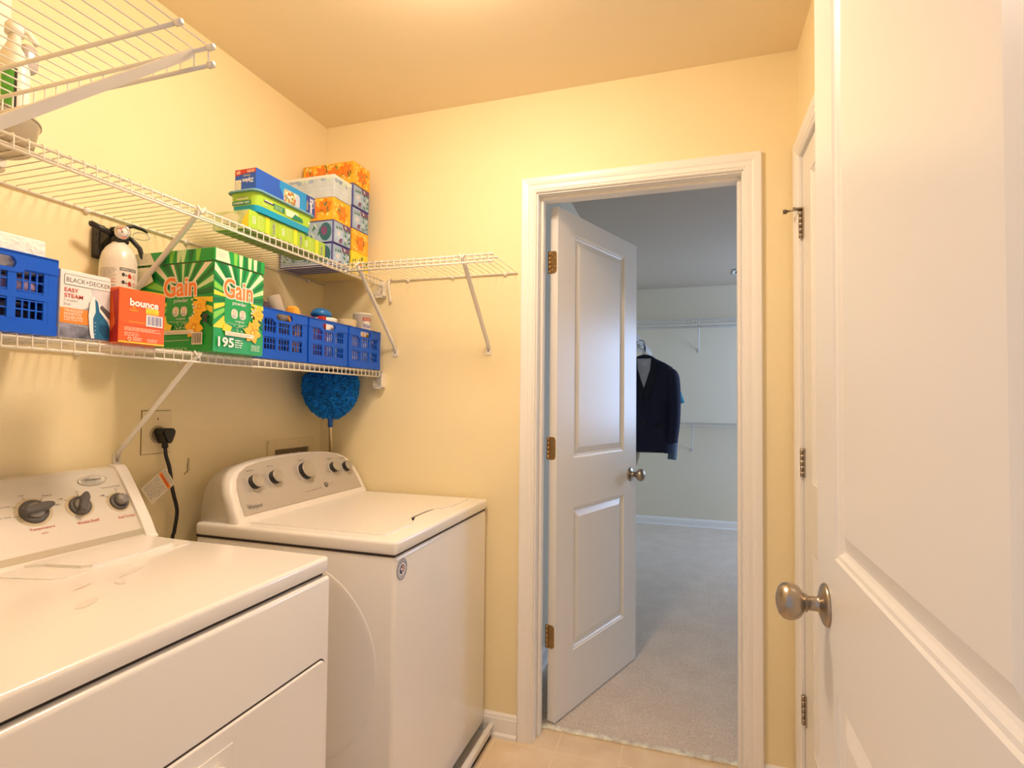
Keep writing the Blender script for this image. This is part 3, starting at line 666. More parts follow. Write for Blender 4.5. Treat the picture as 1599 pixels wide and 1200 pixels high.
clips(bs, P, .57, (.05, .27, .47))
g = G()   # wall hook clip near the corner
g.tube([(-1.176, YB - .006, SZ + .004), (-1.176, YB - .020, SZ - .004), (-1.180, YB - .018, SZ - .03), (-1.178, YB - .006, SZ - .075), (-1.172, YB - .012, SZ - .092)], .0055, WIRE, 8, flat=.6); g.make('corner_clip', bs)
fs_ = thing('wire_shelf', 'wire shelf at upper left, seen from below with a wide diagonal support', 'shelf', (-1.05, YF, SZ))
P = wire_shelf(fs_, (-.632, YF), (-1, 0), (0, 1), XL + 1.508 + .868, .306, SZ, start=.010)
g = G()
a0 = .040
for sx in (0,):
    v0 = [P(a0 - .010, .300, -.002), P(a0 + .010, .300, -.002), P(a0 + .010, .300, -.017), P(a0 - .010, .300, -.017)]
    v1 = [P(a0 - .009, .006, -.277), P(a0 + .009, .006, -.277), P(a0 + .009, .006, -.293), P(a0 - .009, .006, -.293)]
    g.raw([tuple(q) for q in v0 + v1], [(0, 1, 2, 3), (7, 6, 5, 4), (0, 4, 5, 1), (1, 5, 6, 2), (2, 6, 7, 3), (3, 7, 4, 0)], WIRE)
g.make('support_strut', fs_)
clips(fs_, P, .86, (.1, .4, .7))

# ================================================================== BOXES AND GOODS ON THE SHELVES
def cbox(x0, x1, y0, y1, z0, z1, m, bev=.0015): g = G(); g.box(x0, x1, y0, y1, z0, z1, m, bev, 1, smooth=False); return g
FX = lambda g, x1, y0, z0: D(g, (x1, y0, z0), (0, 1, 0), (0, 0, 1))        # the face to the room
FY = lambda g, x0, y0, z0: D(g, (x0, y0, z0), (1, 0, 0), (0, 0, 1))        # the end towards the camera
GR = mat('detergent_green', (.008, .34, .05), .35); GRD = mat('dark_green_print', (.0, .17, .03), .35); GRL = mat('lime_print', (.22, .62, .06), .35)
YEL = mat('yellow_print', (.90, .68, .03), .4); ORG = mat('orange_print', (.88, .25, .02), .4); CRM = mat('cream_print', (.78, .76, .55), .4); PALG = mat('pale_green_print', (.55, .78, .40), .4)
BLUT = mat('blue_text', (.03, .08, .45), .4); DKR = mat('dark_red_print', (.45, .02, .02), .4)
LIPZ = LZ + .0016
# ---- detergent box
def gain_face(d, W_, Hh, wide, seed):
    rr = random.Random(seed)
    cx = W_ * (.50 if not wide else .62); cy = Hh * .62
    # rays
    def ray_(a0, a1, m, r0=0, r1=.30):
        pts = []
        for a in (a0, a1):
            c_, s_ = math.cos(R(a)), math.sin(R(a)); t = r1
            if c_ > 1e-6: t = min(t, (W_ - .0005 - cx) / c_)
            if c_ < -1e-6: t = min(t, (cx - .0005) / -c_)
            if s_ > 1e-6: t = min(t, (Hh - .001 - cy) / s_)
            if s_ < -1e-6: t = min(t, (cy - .0005) / -s_)
            pts.append((cx + c_ * t, cy + s_ * t))
        d.poly([(cx, cy), pts[0], pts[1]], m)
    for i, (a0, a1, m) in enumerate([(20, 28, PALG), (32, 38, GRD), (42, 50, CRM), (54, 60, GRD), (64, 70, PALG), (76, 80, GRD), (86, 92, PALG), (98, 106, GRD), (110, 116, CRM), (120, 130, GRD), (134, 142, CRM), (146, 152, GRD), (156, 166, GRL), (170, 178, YEL), (182, 190, GRD), (194, 203, YEL), (207, 216, GRL), (222, 236, YEL), (-10, -2, YEL), (-24, -16, YEL), (-40, -30, GRD), (5, 14, GRD)]): ray_(a0, a1, m)
    # green centre field
    d.rrect(cx - .052, Hh * .30, cx + .040, Hh * .68, .02, GR); d.rect(.0005, .0005, W_ - .0005, Hh * .27, GR)
    tw = .100 if not wide else .112; tx = cx - tw * .56; ty = Hh * .625
    OUT = mat('logo_outline', (.86, .82, .70), .4); LOGO = mat('logo_orange', (.86, .22, .02), .4)
    k = d.e
    for ox in (-1, 0, 1):
        for oy in (-1, 0, 1):
            d.e = k + .00003 * (3 * ox + oy + 4); d.text('Gain', tx + ox * .0026, ty + oy * .0026, tw, .052, OUT, .02)
    d.e = k + .0005; d.text('Gain', tx, ty, tw, .052, LOGO, .02)
    d.text('powder', cx - .026, Hh * .545, .048, .0135, WHITE)
    for s in (-.020, .008):
        d.rrect(cx + s - .010, Hh * .40, cx + s + .012, Hh * .51, .010, CRM)
        d.ell(cx + s + .001, Hh * .475, .0055, .0055, mat('ring_red', (.6, .15, .2), .4), n=16); d.ell(cx + s + .001, Hh * .475, .004, .004, CRM, n=12)
        d.lines(cx + s - .007, Hh * .415, cx + s + .009, Hh * .445, 3, BLUT, 5)
    d.text('original', cx - .016, Hh * .355, .030, .0075, WHITE); d.line(cx - .045, Hh * .34, cx + .03, Hh * .335, .0007, CRM)
    for i in range(18): d.ell(cx + rr.uniform(-.02, .02), Hh * .29 + rr.uniform(-.008, .010), .0016, .0014, CRM, n=6)
    d.poly([(cx - .06, Hh * .25), (cx - .035, Hh * .225), (cx - .028, Hh * .30), (cx - .050, Hh * .33)], YEL)
    PET = mat('petal_yellow', (.92, .52, .02), .4); PEC = mat('petal_centre', (.80, .26, .01), .4)
    fx_ = cx + .058 if wide else W_ - .030
    for (ax, ay, r_) in ((fx_ - .012, .27, .032), (fx_ + .006, .50, .026), (fx_ - .002, .37, .018)):
        r_ = min(r_, W_ - ax - .001)
        d.flower(ax, Hh * ay, r_, 6, PET, PEC, rr.random(), .34); d.ell(ax, Hh * ay, r_ * .16, r_ * .16, YEL, n=10)
    for i in range(7): d.ell(fx_ - .012 + rr.uniform(-.014, .010), Hh * (.41 + rr.uniform(-.05, .22)), .0032, .0032, CRM, n=8)
    bx_ = fx_ + .026
    if bx_ + .012 < W_:
        for s in (1, -1): d.leaf(bx_, Hh * .36, .016, .005, R(90) + s * .5, INK); d.leaf(bx_, Hh * .36, .012, .004, R(-90) + s * .5, INK)
    d.rect(cx - .052, Hh * .195, min(cx + .048, W_ - .012), Hh * .243, CRM); d.lines(cx - .045, Hh * .205, min(cx + .04, W_ - .015), Hh * .235, 2, GREYI, seed, .3)
gx0, gx1, gy0, gy1, gz0, gz1 = -1.440, -1.166, 1.108, 1.281, LIPZ, 1.651
g = cbox(gx0, gx1, gy0, gy1, gz0, gz1 - .036, GR)
g.box(gx0 - .001, gx1 + .0022, gy0 - .0015, gy1 + .0015, gz1 - .034, gz1, GR, .0012, 1, smooth=False)
g.box(gx0 + .003, gx1 - .003, gy0 + .003, gy1 - .003, gz1 - .037, gz1 - .033, mat('box_board', (.35, .22, .12), .7))
d = FX(g, gx1, gy0, gz0); gain_face(d, gy1 - gy0, gz1 - .036 - gz0, False, 3)
d.text('195', .012, .014, .052, .026, WHITE, .03); d.lines(.068, .016, .096, .040, 4, WHITE, 2, .4); d.lines(.125, .012, .158, .030, 4, WHITE, 8, .35)
d = FX(g, gx1 + .0022, gy0, gz1 - .034); d.poly([(.002, .002), (.050, .002), (.042, .033), (.002, .033)], CRM); d.lines(.006, .012, .034, .028, 5, GREYI, 3, .2)
for a, m in ((.062, GRL), (.080, PALG), (.098, GRD), (.112, PALG), (.132, CRM), (.148, GRD)): d.poly([(a, .001), (a + .010, .001), (a + .012, .033), (a - .002, .033)], m)
d = FY(g, gx0, gy0, gz0); gain_face(d, gx1 - gx0, gz1 - .036 - gz0, True, 4)
d.rect(.212, .018, .247, .050, CRM)
for i in range(11): d.rect(.215 + i * .0027, .021, .215 + i * .0027 + (.0009, .0016)[i % 3 == 0], .047, INK)
d.line(.10, .028, .205, .030, .0011, CRM); d.text('NET WT 11.2 LB (5.10 kg)', .105, .004, .092, .0075, PALG)
d.poly([(.001, .16), (.001, .2285), (.060, .2285), (.075, .19)], CRM); d.lines(.006, .195, .040, .222, 5, GREYI, 9, .2)
d = FY(g, gx0, gy0 - .0015, gz1 - .034); d.poly([(.001, .001), (.075, .001), (.055, .033), (.001, .033)], CRM); d.lines(.01, .008, .05, .03, 5, GREYI, 19, .2)
for a, m in ((.10, GRD), (.125, GRL), (.150, PALG), (.165, PALG), (.19, GRD), (.215, GRL)): d.poly([(a, .001), (a + .010, .001), (a + .018, .033), (a, .033)], m)
rebase(tag(g.make('detergent_box'), 'tall green box of laundry powder with orange lettering', 'box'), (-1.3, 1.19, gz0))
# ---- dryer sheet box
ORB = mat('dryer_sheet_orange', (.86, .12, .008), .35); ORD = mat('dryer_sheet_dark_orange', (.48, .02, .005), .4)
bx0, bx1, by0, by1, bz0, bz1 = -1.300, -1.178, .872, .982, LIPZ, 1.502
g = cbox(bx0, bx1, by0, by1, bz0, bz1, ORB, .001)
d = FX(g, bx1, by0, bz0); W_ = by1 - by0; Hh = bz1 - bz0
d.rect(0.0005, .0005, W_ - .0005, .0035, YEL)
k = d.e; OUTD = mat('logo_dark', (.40, .02, .0), .4)
d.text('bounce', .0232, .0818, .072, .018, OUTD, .03); d.text('bounce', .024, .083, .069, .017, WHITE, .035)
d.rrect(.062, .070, .094, .083, .003, YEL); d.text('3 in 1', .066, .077, .02, .004, ORG); d.text('SHEETS', .066, .0715, .024, .004, ORG)
d.text('25', .030, .078, .007, .004, YEL); d.text('Outdoor', .024, .072, .02, .004, YEL)
d.rect(.063, .042, .104, .068, WHITE)
for i in range(10): d.rect(.067 + i * .0034, .045, .067 + i * .0034 + (.0014, .0022)[i % 3 == 0], .066, mat('violet_bar', (.10, .08, .30), .5))
d.line(.022, .0475, .060, .0475, .0008, YEL); d.line(.010, .040, W_ - .001, .040, .0008, ORD); d.line(.010, .040, .001, .045, .0008, ORD)
d.lines(.012, .028, .100, .037, 3, CRM, 4, .4); d.lines(.012, .016, .050, .026, 3, CRM, 6, .3); d.lines(.032, .006, .054, .015, 4, CRM, 7, .4); d.lines(.066, .006, .094, .014, 3, CRM, 9, .4)
d.ell(.024, .009, .0045, .0045, CRM, n=12); d.ell(.024, .009, .003, .003, ORB, n=10)
d = FY(g, bx0, by0, bz0); d.poly([(.08, .001), (.121, .001), (.121, .116), (.10, .112), (.112, .04)], ORD)
rebase(tag(g.make('dryer_sheet_box'), 'small orange box of dryer sheets leaning beside the iron box', 'box'), (-1.24, .927, bz0))
# ---- iron box
ix0, ix1, iy0, iy1, iz0, iz1 = -1.480, -1.203, .770, .8705, LIPZ, 1.520
g = cbox(ix0, ix1, iy0, iy1, iz0, iz1, mat('white_carton', (.80, .77, .74), .4), .001)
d = FX(g, ix1, iy0, iz0); Hh = iz1 - iz0; k_ = len(g.v)
SMK = mat('smoke_print', (.20, .20, .27), .5, noise=(35, .7)); SMK2 = mat('smoke_pale_print', (.48, .47, .52), .5, noise=(40, .35))
d.rect(.0005, .0005, .111, .036, SMK); d.poly([(.0005, .030), (.0005, .040), (.111, .090), (.111, .02)], SMK2)
d.poly([(.060, .12), (.111, .13), (.111, .06), (.07, .05)], mat('smoke_faint_print', (.66, .64, .67), .5, noise=(30, .15)))
WCT = mat('white_carton', '#fff'); d.frame(.007, .108, .104, .130, .003, .0009, INK, WCT); d.text('BLACK+DECKER', .011, .114, .089, .0095, INK, .004)
d.text('EASY', .008, .0940, .027, .0082, REDI, .012); d.text('STEAM', .008, .0820, .036, .0082, REDI, .012)
d.text('Compact', .0075, .0735, .026, .006, GREYI); d.text('Iron', .0075, .066, .012, .006, GREYI)
d.rect(.0005, .030, .056, .061, ORG)
for i, s in enumerate(('TRUEGLIDE', 'NONSTICK', 'SOLEPLATE')): d.text(s, .008, .0535 - i * .0068, (.036, .034, .036)[i], .0050, WHITE, .008)
d.text('with Easy Fill', .008, .0345, .036, .0045, WHITE)
IB = mat('iron_blue', (.01, .14, .30), .35); IG = mat('iron_grey', (.10, .09, .10), .4)
d.poly([(.062, .004), (.058, .02), (.055, .05), (.057, .075), (.062, .090), (.066, .094), (.070, .088), (.085, .068), (.098, .052), (.104, .040), (.104, .004)], WHITE)
d.poly([(.069, .004), (.066, .022), (.065, .046), (.070, .060), (.068, .088), (.074, .082), (.078, .062), (.096, .042), (.104, .030), (.104, .004)], IB)
d.poly([(.078, .070), (.082, .077), (.104, .063), (.104, .053), (.098, .048)], IG); d.poly([(.078, .020), (.078, .036), (.098, .032), (.104, .024), (.104, .008), (.09, .006)], mat('iron_blue_dark', (.005, .08, .19), .3))
for i in range(4): d.line(.068, .014 + i * .008, .071, .013 + i * .008, .0008, WHITE)
d.line(.061, .003, .0575, .02, .0012, INK); d.line(.0575, .02, .0545, .05, .0012, INK); d.line(.0545, .05, .0565, .078, .0012, INK)
g.v[k_:] = [(a_, min(b_, iy1 - .0003), c_) for a_, b_, c_ in g.v[k_:]]
rebase(tag(g.make('iron_box'), 'white carton of a steam iron with a blue iron pictured on it', 'box'), (-1.34, .828, iz0))

# ---- tissue and wipes on the upper shelf
UZ = SZ + .0016
TO = mat('tissue_orange', (.86, .42, .02), .45, noise=(28, .25)); TOD = mat('tissue_deep_orange', (.84, .20, .01), .45); TY = mat('tissue_pale_yellow', (.88, .72, .22), .45)
TB = mat('tissue_navy_edge', (.05, .045, .30), .4); TBL = mat('tissue_sky', (.32, .45, .66), .45, noise=(20, .12)); TP = mat('tissue_plum', (.17, .06, .20), .45); TG = mat('tissue_leaf_green', (.04, .20, .07), .45); TGB = mat('tissue_deep_teal', (.02, .14, .19), .45); TW = mat('tissue_mint', (.55, .70, .62), .45)
TPA = mat('tissue_pale_blue', (.52, .60, .68), .45, noise=(16, .12)); TPB = mat('tissue_wash_blue', (.32, .42, .62), .45, noise=(22, .2))
def tissue(kind, x0, x1, y0, y1, z0, z1, label, seed, long_end=False):
    rr = random.Random(seed); base = {'orange': TO, 'blue': TB, 'pale': TPA, 'yellow': YEL}[kind]
    g = cbox(x0, x1, y0, y1, z0, z1, base, .001); Hh = z1 - z0
    for d, W_ in ((FX(g, x1, y0, z0), y1 - y0), (FY(g, x0, y0, z0), x1 - x0)):
        def fl(cx, cy, r_, n, m, mc, rot, wd_):   # a bloom kept inside the face
            r_ = min(r_, cx - .002, W_ - cx - .002, cy - .002, Hh - cy - .002)
            if r_ > .005: d.flower(cx, cy, r_, n, m, mc, rot, wd_)
        def lf(cx, cy, L, wd_, a, m):
            ex, ey = cx + L * math.cos(a), cy + L * math.sin(a)
            if .003 < cx < W_ - .003 and .003 < cy < Hh - .003 and .003 < ex < W_ - .003 and .003 < ey < Hh - .003: d.leaf(cx, cy, L, wd_, a, m)
        if kind in ('orange', 'yellow'):
            for i in range(int(W_ / .0045)): lf(rr.uniform(0, W_), rr.uniform(0, Hh), .014, .004, rr.uniform(0, 6.3), TY if kind == 'orange' else TG)
            xs = [W_ / 2] if W_ < .13 else [W_ * (.14 + .24 * i) for i in range(4)]
            for i, x in enumerate(xs):
                fl(x, Hh * (.5 + (.12 if i % 2 else -.05)), .036, 6, TOD if kind == 'orange' else TY, ORG, rr.random(), .26)
                for q in range(4): lf(x + rr.uniform(-.03, .03), Hh * rr.uniform(.1, .8), .022, .0022, rr.uniform(.6, 2.4), TG)
        elif kind == 'blue':
            d.rect(.004, .004, W_ - .004, Hh - .004, TBL)
            if W_ < .13:
                d.poly([(.5 * W_, Hh - .0045), (.56 * W_, Hh * .75), (W_ - .0045, Hh * .70), (W_ - .0045, Hh - .0045)], TP); d.flower(W_ * .40, Hh * .22, .015, 5, TP, TP, .4, .3)
                fl(W_ * .30, Hh * .48, .026, 6, mat('tissue_light_sky', (.42, .56, .78), .45), mat('tissue_pinkish', (.75, .62, .62), .4), .5, .35)
                for i in range(9): lf(W_ * .74 + (i % 2) * .008, Hh * (.08 + .09 * i), .018, .004, R(35 if i % 2 else 145), (TG, TW)[i % 3 == 2])
                for i in range(3): lf(W_ * .15 + i * .012, Hh * .80, .016, .003, R(-70 + i * 20), TG)
            else:
                d.ell(W_ - .034, Hh * .5, .026, min(.034, Hh * .42), TGB); d.ell(W_ - .040, Hh * .55, .014, .018, TP)
                for i in range(12): lf(W_ - .105 + (i % 5) * .012, Hh * (.10 + .07 * i), .028, .004, R(60 + 35 * (i % 3)), (TG, TGB, TW)[i % 3])
                for i in range(14): lf(W_ - .22 + .008 * i, Hh * (.2 + .05 * (i % 6)), .024, .004, R(50 + 30 * (i % 4)), (TG, TGB, TW)[i % 3])
        else:
            for i in range(9):
                cx, cy = rr.uniform(.012, W_ - .012), Hh * rr.uniform(.72, .86); d.ell(cx, cy, min(.012, cx - .002, W_ - cx - .002), .0075, (TPB, TW)[i % 2], n=14)
            d.rect(.001, Hh - .012, W_ - .001, Hh - .001, mat('tissue_white', (.74, .76, .72), .45))
            for i in range(2): d.line(.005, Hh * (.32 + .22 * i), W_ - .004, Hh * (.30 + .2 * i), .0006, TPB)
    # tissue slot film on top
    dt = D(g, (x0, y0, z1), (1, 0, 0), (0, 1, 0)); dt.ell((x1 - x0) / 2, (y1 - y0) / 2, (x1 - x0) * .36, (y1 - y0) * .2, WHITE)
    o = g.make('tissue_box'); tag(o, label, 'tissue box'); return rebase(o, ((x0 + x1) / 2, (y0 + y1) / 2, z0))
hb = .0848
for i, (kd_, lb) in enumerate((('blue', 'blue floral tissue box at the bottom of the front stack'), ('blue', 'blue floral tissue box second from the bottom of the front stack'), ('orange', 'orange floral tissue box below the pale blue one in the front stack'), ('pale', 'pale blue and white tissue box on top of the front stack'))):
    tissue(kd_, -1.492 + .002 * i, -1.256 - (.003, 0, .002, 0)[i], 1.722, 1.832, UZ + i * (hb + .0006), UZ + i * (hb + .0006) + hb, lb, 10 + i)
for i, (kd_, lb) in enumerate((('yellow', 'yellow-green floral tissue box at the bottom of the stack against the back wall'), ('orange', 'orange floral tissue box second from the bottom, against the back wall'), ('blue', 'lower of two blue floral tissue boxes stacked against the back wall'), ('blue', 'upper of two blue floral tissue boxes stacked against the back wall'), ('orange', 'orange floral tissue box on the very top of the stack'))):
    tissue(kd_, -1.492, -1.258 + (0, 0, -.002, .001, .003)[i], 1.843, 1.957, UZ + i * (hb + .0036), UZ + i * (hb + .0036) + hb + .003, lb, 30 + i)
# refill boxes
LIM = mat('lime_box', (.34, .56, .04), .4, noise=(12, .12)); LIG = mat('light_lime', (.52, .68, .16), .4); CYA = mat('cyan_band', (.0, .32, .58), .4); LID = mat('grey_blue_lid', (.15, .34, .42), .4); DGR = mat('teal_green_label', (.0, .20, .12), .4)
PY = mat('pale_lime_print', (.55, .62, .30), .45, noise=(30, .25))
for i, (y0, y1, lb) in enumerate(((1.268, 1.388, 'pale green box of sweeper cloths at the left front of the green pack'), (1.390, 1.512, 'green box of sweeper cloths in the middle, under the wet-wipe tub'), (1.514, 1.634, 'green box of sweeper cloths at the right, touching the tissue boxes'))):
    x1 = -1.212 - .012 * (i == 2); g = cbox(-1.345, x1, y0, y1, UZ, UZ + .052, LIM, .001)
    d = FX(g, x1, y0, UZ); wd_ = y1 - y0; d.rect(wd_ * .56, .001, wd_ * .68, .051, YEL)
    M_ = D(g, (x1, y0, UZ), (0, 0, 1), (0, -1, 0)); M_.o = Vector((x1, y0 + .022, UZ)); M_.e = .0008
    M_.text('GO', .014, -.004, .022, .013, WHITE, .02); d.lines(.034, .006, .060, .046, 7, LIG, i, .5)
    M_.o = Vector((x1, y0 + wd_ * .86, UZ)); M_.text('Swiffer', .006, -.002, .038, .011, WHITE, .04); M_.text('Swiffer', .0065, -.0015, .037, .010, NAVY, .01)
    d = FY(g, -1.345, y0, UZ); W_ = x1 + 1.345; d.rect(.001, .001, W_ - .001, .051, PY); d.poly([(W_ - .03, .001), (W_ - .001, .001), (W_ - .001, .05), (W_ - .018, .03)], YEL); d.ell(W_ - .07, .03, .035, .017, CRM); d.lines(W_ - .11, .006, W_ - .03, .018, 2, GREYI, 3, .4)
    tag(g.make('sweeper_refill_box'), lb, 'box'); auto_center(bpy.data.objects[-1] if 0 else C.objects[-1])
# wet-wipe tub
tb = thing('wet_wipe_tub', 'lime green tub of wet mopping cloths with a grey-blue lid', 'tub', (-1.25, 1.40, UZ + .053))
def rr_loop(x0, x1, y0, y1, r, z, n=6):
    pts = []
    for cx, cy, a in ((x1 - r, y1 - r, 0), (x0 + r, y1 - r, 90), (x0 + r, y0 + r, 180), (x1 - r, y0 + r, 270)):
        for i in range(n + 1): t = R(a + 90 * i / n); pts.append((cx + r * math.cos(t), cy + r * math.sin(t), z))
    return pts
def loft(g, loops, ms, smooth=True):
    n = len(loops[0]); ms = ms if isinstance(ms, list) else [ms] * (len(loops) - 1)
    for i in range(len(loops) - 1): g.raw(loops[i] + loops[i + 1], [(k, (k + 1) % n, n + (k + 1) % n, n + k) for k in range(n)], ms[i], None, smooth)
    g.raw(loops[0], [tuple(range(n))[::-1]], ms[0]); g.raw(loops[-1], [tuple(range(n))], ms[-1])
z0 = UZ + .0532
g = G(); loft(g, [rr_loop(-1.296, -1.205, 1.290, 1.530, .018, z0), rr_loop(-1.299, -1.203, 1.286, 1.533, .02, z0 + .018), rr_loop(-1.299, -1.203, 1.286, 1.533, .02, z0 + .0181), rr_loop(-1.302, -1.200, 1.283, 1.537, .02, z0 + .056)], [CYA, CYA, LIM])
d = FX(g, -1.2015, 1.283, z0 + .0185); d.rrect(.030, .016, .072, .033, .004, NAVY); d.text('Swiffer', .033, .020, .036, .010, WHITE, .03); d.rect(.072, .008, .118, .026, DGR); d.lines(.076, .010, .114, .024, 3, PALG, 5, .3); d.text('20 Count', .026, .006, .02, .005, CRM)
d.poly([(.125, .005), (.120, .036), (.175, .030), (.190, .008)], CRM); d.poly([(.150, .003), (.165, .022), (.20, .016), (.205, .005)], DGR); d.ell(.232, .014, .0045, .0045, CRM, n=12)
d = FY(g, -1.302, 1.2845, z0 + .0185); d.rrect(.028, .018, .068, .033, .004, CRM); d.text('Swiffer', .031, .021, .034, .009, NAVY, .02); d.rect(.012, .002, .080, .014, DGR); d.text('SWEEPER WET', .016, .005, .060, .006, WHITE, .01)
g.make('tub_body', tb)
g = G(); loft(g, [rr_loop(-1.309, -1.193, 1.276, 1.544, .022, z0 + .0565), rr_loop(-1.310, -1.192, 1.275, 1.545, .023, z0 + .059), rr_loop(-1.308, -1.194, 1.277, 1.543, .022, z0 + .063)], LID); g.make('tub_lid', tb)
# zip bag box
ZB = mat('zip_blue', (.006, .09, .50), .35); ZB2 = mat('zip_light_blue', (.0, .24, .60), .35); zz0 = z0 + .0635
g = cbox(-1.288, -1.210, 1.290, 1.556, zz0, zz0 + .066, ZB, .001)
d = FX(g, -1.210, 1.290, zz0); d.poly([(.10, .0655), (.095, .045), (.13, .001), (.22, .001), (.24, .030), (.235, .0655)], ZB2)
d.rrect(.115, .003, .190, .048, .010, mat('bag_pale', (.42, .48, .62), .4)); rq = random.Random(5)
for i in range(46):
    m_ = (CRM, mat('snack_yellow', (.72, .55, .20), .5), mat('snack_red', (.50, .10, .03), .5), mat('snack_olive', (.25, .25, .04), .5), mat('snack_brown', (.42, .22, .06), .5))[i % 5]
    d.ell(.122 + rq.random() * .044, .008 + rq.random() * .034, .0055, .0045, m_, rq.random() * 3, 8); d.e -= .00003
M_ = D(g, (-1.210, 1.290 + .238, zz0), (0, 0, 1), (0, -1, 0)); d.e = .0009; d.rect(.222, .001, .2655, .065, mat('zip_navy', (.01, .04, .28), .35))
M_ = D(g, (-1.210, 1.290 + .262, zz0 + .062), (0, 0, -1), (0, 1, 0)); M_.e = .0013; M_.o = Vector((-1.210, 1.290 + .236, zz0 + .060)); M_.text('Ziploc', 0, 0, .052, .018, WHITE, .03); M_.o = Vector((-1.210, 1.290 + .222, zz0 + .045)); M_.text('STORAGE', 0, 0, .03, .007, YEL)
M_.o = Vector((-1.210, 1.290 + .257, zz0 + .060)); M_.text('Gallon', 0, 0, .03, .005, WHITE)
d = FY(g, -1.288, 1.290, zz0); d.poly([(.001, .046), (.035, .052), (.077, .053), (.077, .065), (.001, .065)], REDI); d.text('60', .006, .052, .014, .010, CRM, .02); d.lines(.045, .055, .074, .064, 2, CRM, 4, .5)
d.rect(.003, .004, .024, .034, CRM); d.lines(.005, .006, .022, .032, 6, GREYI, 4, .3)
M_ = D(g, (-1.288 + .070, 1.290, zz0 + .040), (-1, 0, 0), (0, 0, -1)); M_.e = .0008; M_.text('Ziploc', 0, 0, .042, .016, WHITE, .03); M_.o = Vector((-1.288 + .056, 1.290, zz0 + .048)); M_.text('BRAND', 0, 0, .024, .005, YEL)
tag(g.make('zip_bag_box'), 'long blue box of zip storage bags lying on the wet-wipe tub', 'box'); auto_center(C.objects[-1])

# ---- blue folding crates
def lattice(g, W_, Hh, handle, th=.0014):
    """panel in local xz plane, thickness along y inwards"""
    B = lambda x0, x1, z0, z1, a=0, b=.004: g.box(x0, x1, a, b, z0, z1, CRATE)
    fr = .016
    B(.0001, fr, .0002, Hh - .0002, -.0, .005); B(W_ - fr, W_ - .0001, .0002, Hh - .0002, -.0, .005)
    B(0, W_, 0, .020, -.0015, .006); B(fr, W_ - fr, .0195, .026, .0004, .0047)
    tb_ = Hh - .031
    if handle:
        cx = W_ / 2; hw, hh = .036, .0115; cz = Hh - .0215
        bw = .050; B(0, cx - bw, tb_, Hh, -.0015, .006); B(cx + bw, W_, tb_, Hh, -.0015, .006)
        ring = []; rect = []; n = 40
        z0_, z1_ = tb_ - .008, Hh
        for i in range(n):
            a = 2 * PI * (i + .5) / n; c_, s_ = math.cos(a), math.sin(a)
            ring.append((cx + (hw - hh) * (1 if c_ > 0 else -1) + hh * c_, cz + hh * s_) if 1 else None)
            t = min((bw / abs(c_)) if abs(c_) > 1e-6 else 9, ((z1_ - cz) / s_) if s_ > 1e-6 else 9, ((cz - z0_) / -s_) if s_ < -1e-6 else 9); rect.append((cx + c_ * t, cz + s_ * t))
        for y in (-.0015, .006):
            g.raw([(x, y, z) for x, z in ring + rect], [(i, (i + 1) % n, n + (i + 1) % n, n + i) if y > 0 else (n + i, n + (i + 1) % n, (i + 1) % n, i) for i in range(n)], CRATE)
        g.raw([(x, -.0015, z) for x, z in ring] + [(x, .006, z) for x, z in ring], [(i, (i + 1) % n, n + (i + 1) % n, n + i) for i in range(n)], CRATE)
        g.raw([(x, -.0015, z) for x, z in rect] + [(x, .006, z) for x, z in rect], [(n + i, n + (i + 1) % n, (i + 1) % n, i) for i in range(n)], CRATE)
    else: B(0, W_, tb_, Hh, -.0015, .006)
    mid = .026 + (tb_ - .026) * .48
    B(fr, W_ - fr, mid - .006, mid + .006, -.0005, .0055)
    cols = 3; gap = .014; cw = (W_ - 2 * fr - .016 - gap * (cols - 1)) / cols; x = fr + .008
    B(fr - .001, fr + .008, .0257, tb_ + .0007, .0003, .0043); B(W_ - fr - .008, W_ - fr + .001, .0257, tb_ + .0007, .0003, .0043)
    for c_ in range(cols):
        if c_: B(x - gap, x, .0255, tb_ + .0005, -.0002, .0051)
        for z0_, z1_ in ((.026, mid - .007), (mid + .007, tb_)):
            B(x, x + cw, z0_, z0_ + .003, .001, .004); B(x, x + cw, z1_ - .003, z1_, .001, .004)
            zc = (z0_ + z1_) / 2; B(x, x + cw, zc - .0014, zc + .0014, .001, .0035)
            nb = 4
            for i in range(1, nb): xx = x + cw * i / nb; B(xx - th, xx + th, z0_, z1_, .001, .0035)
        x += cw + gap
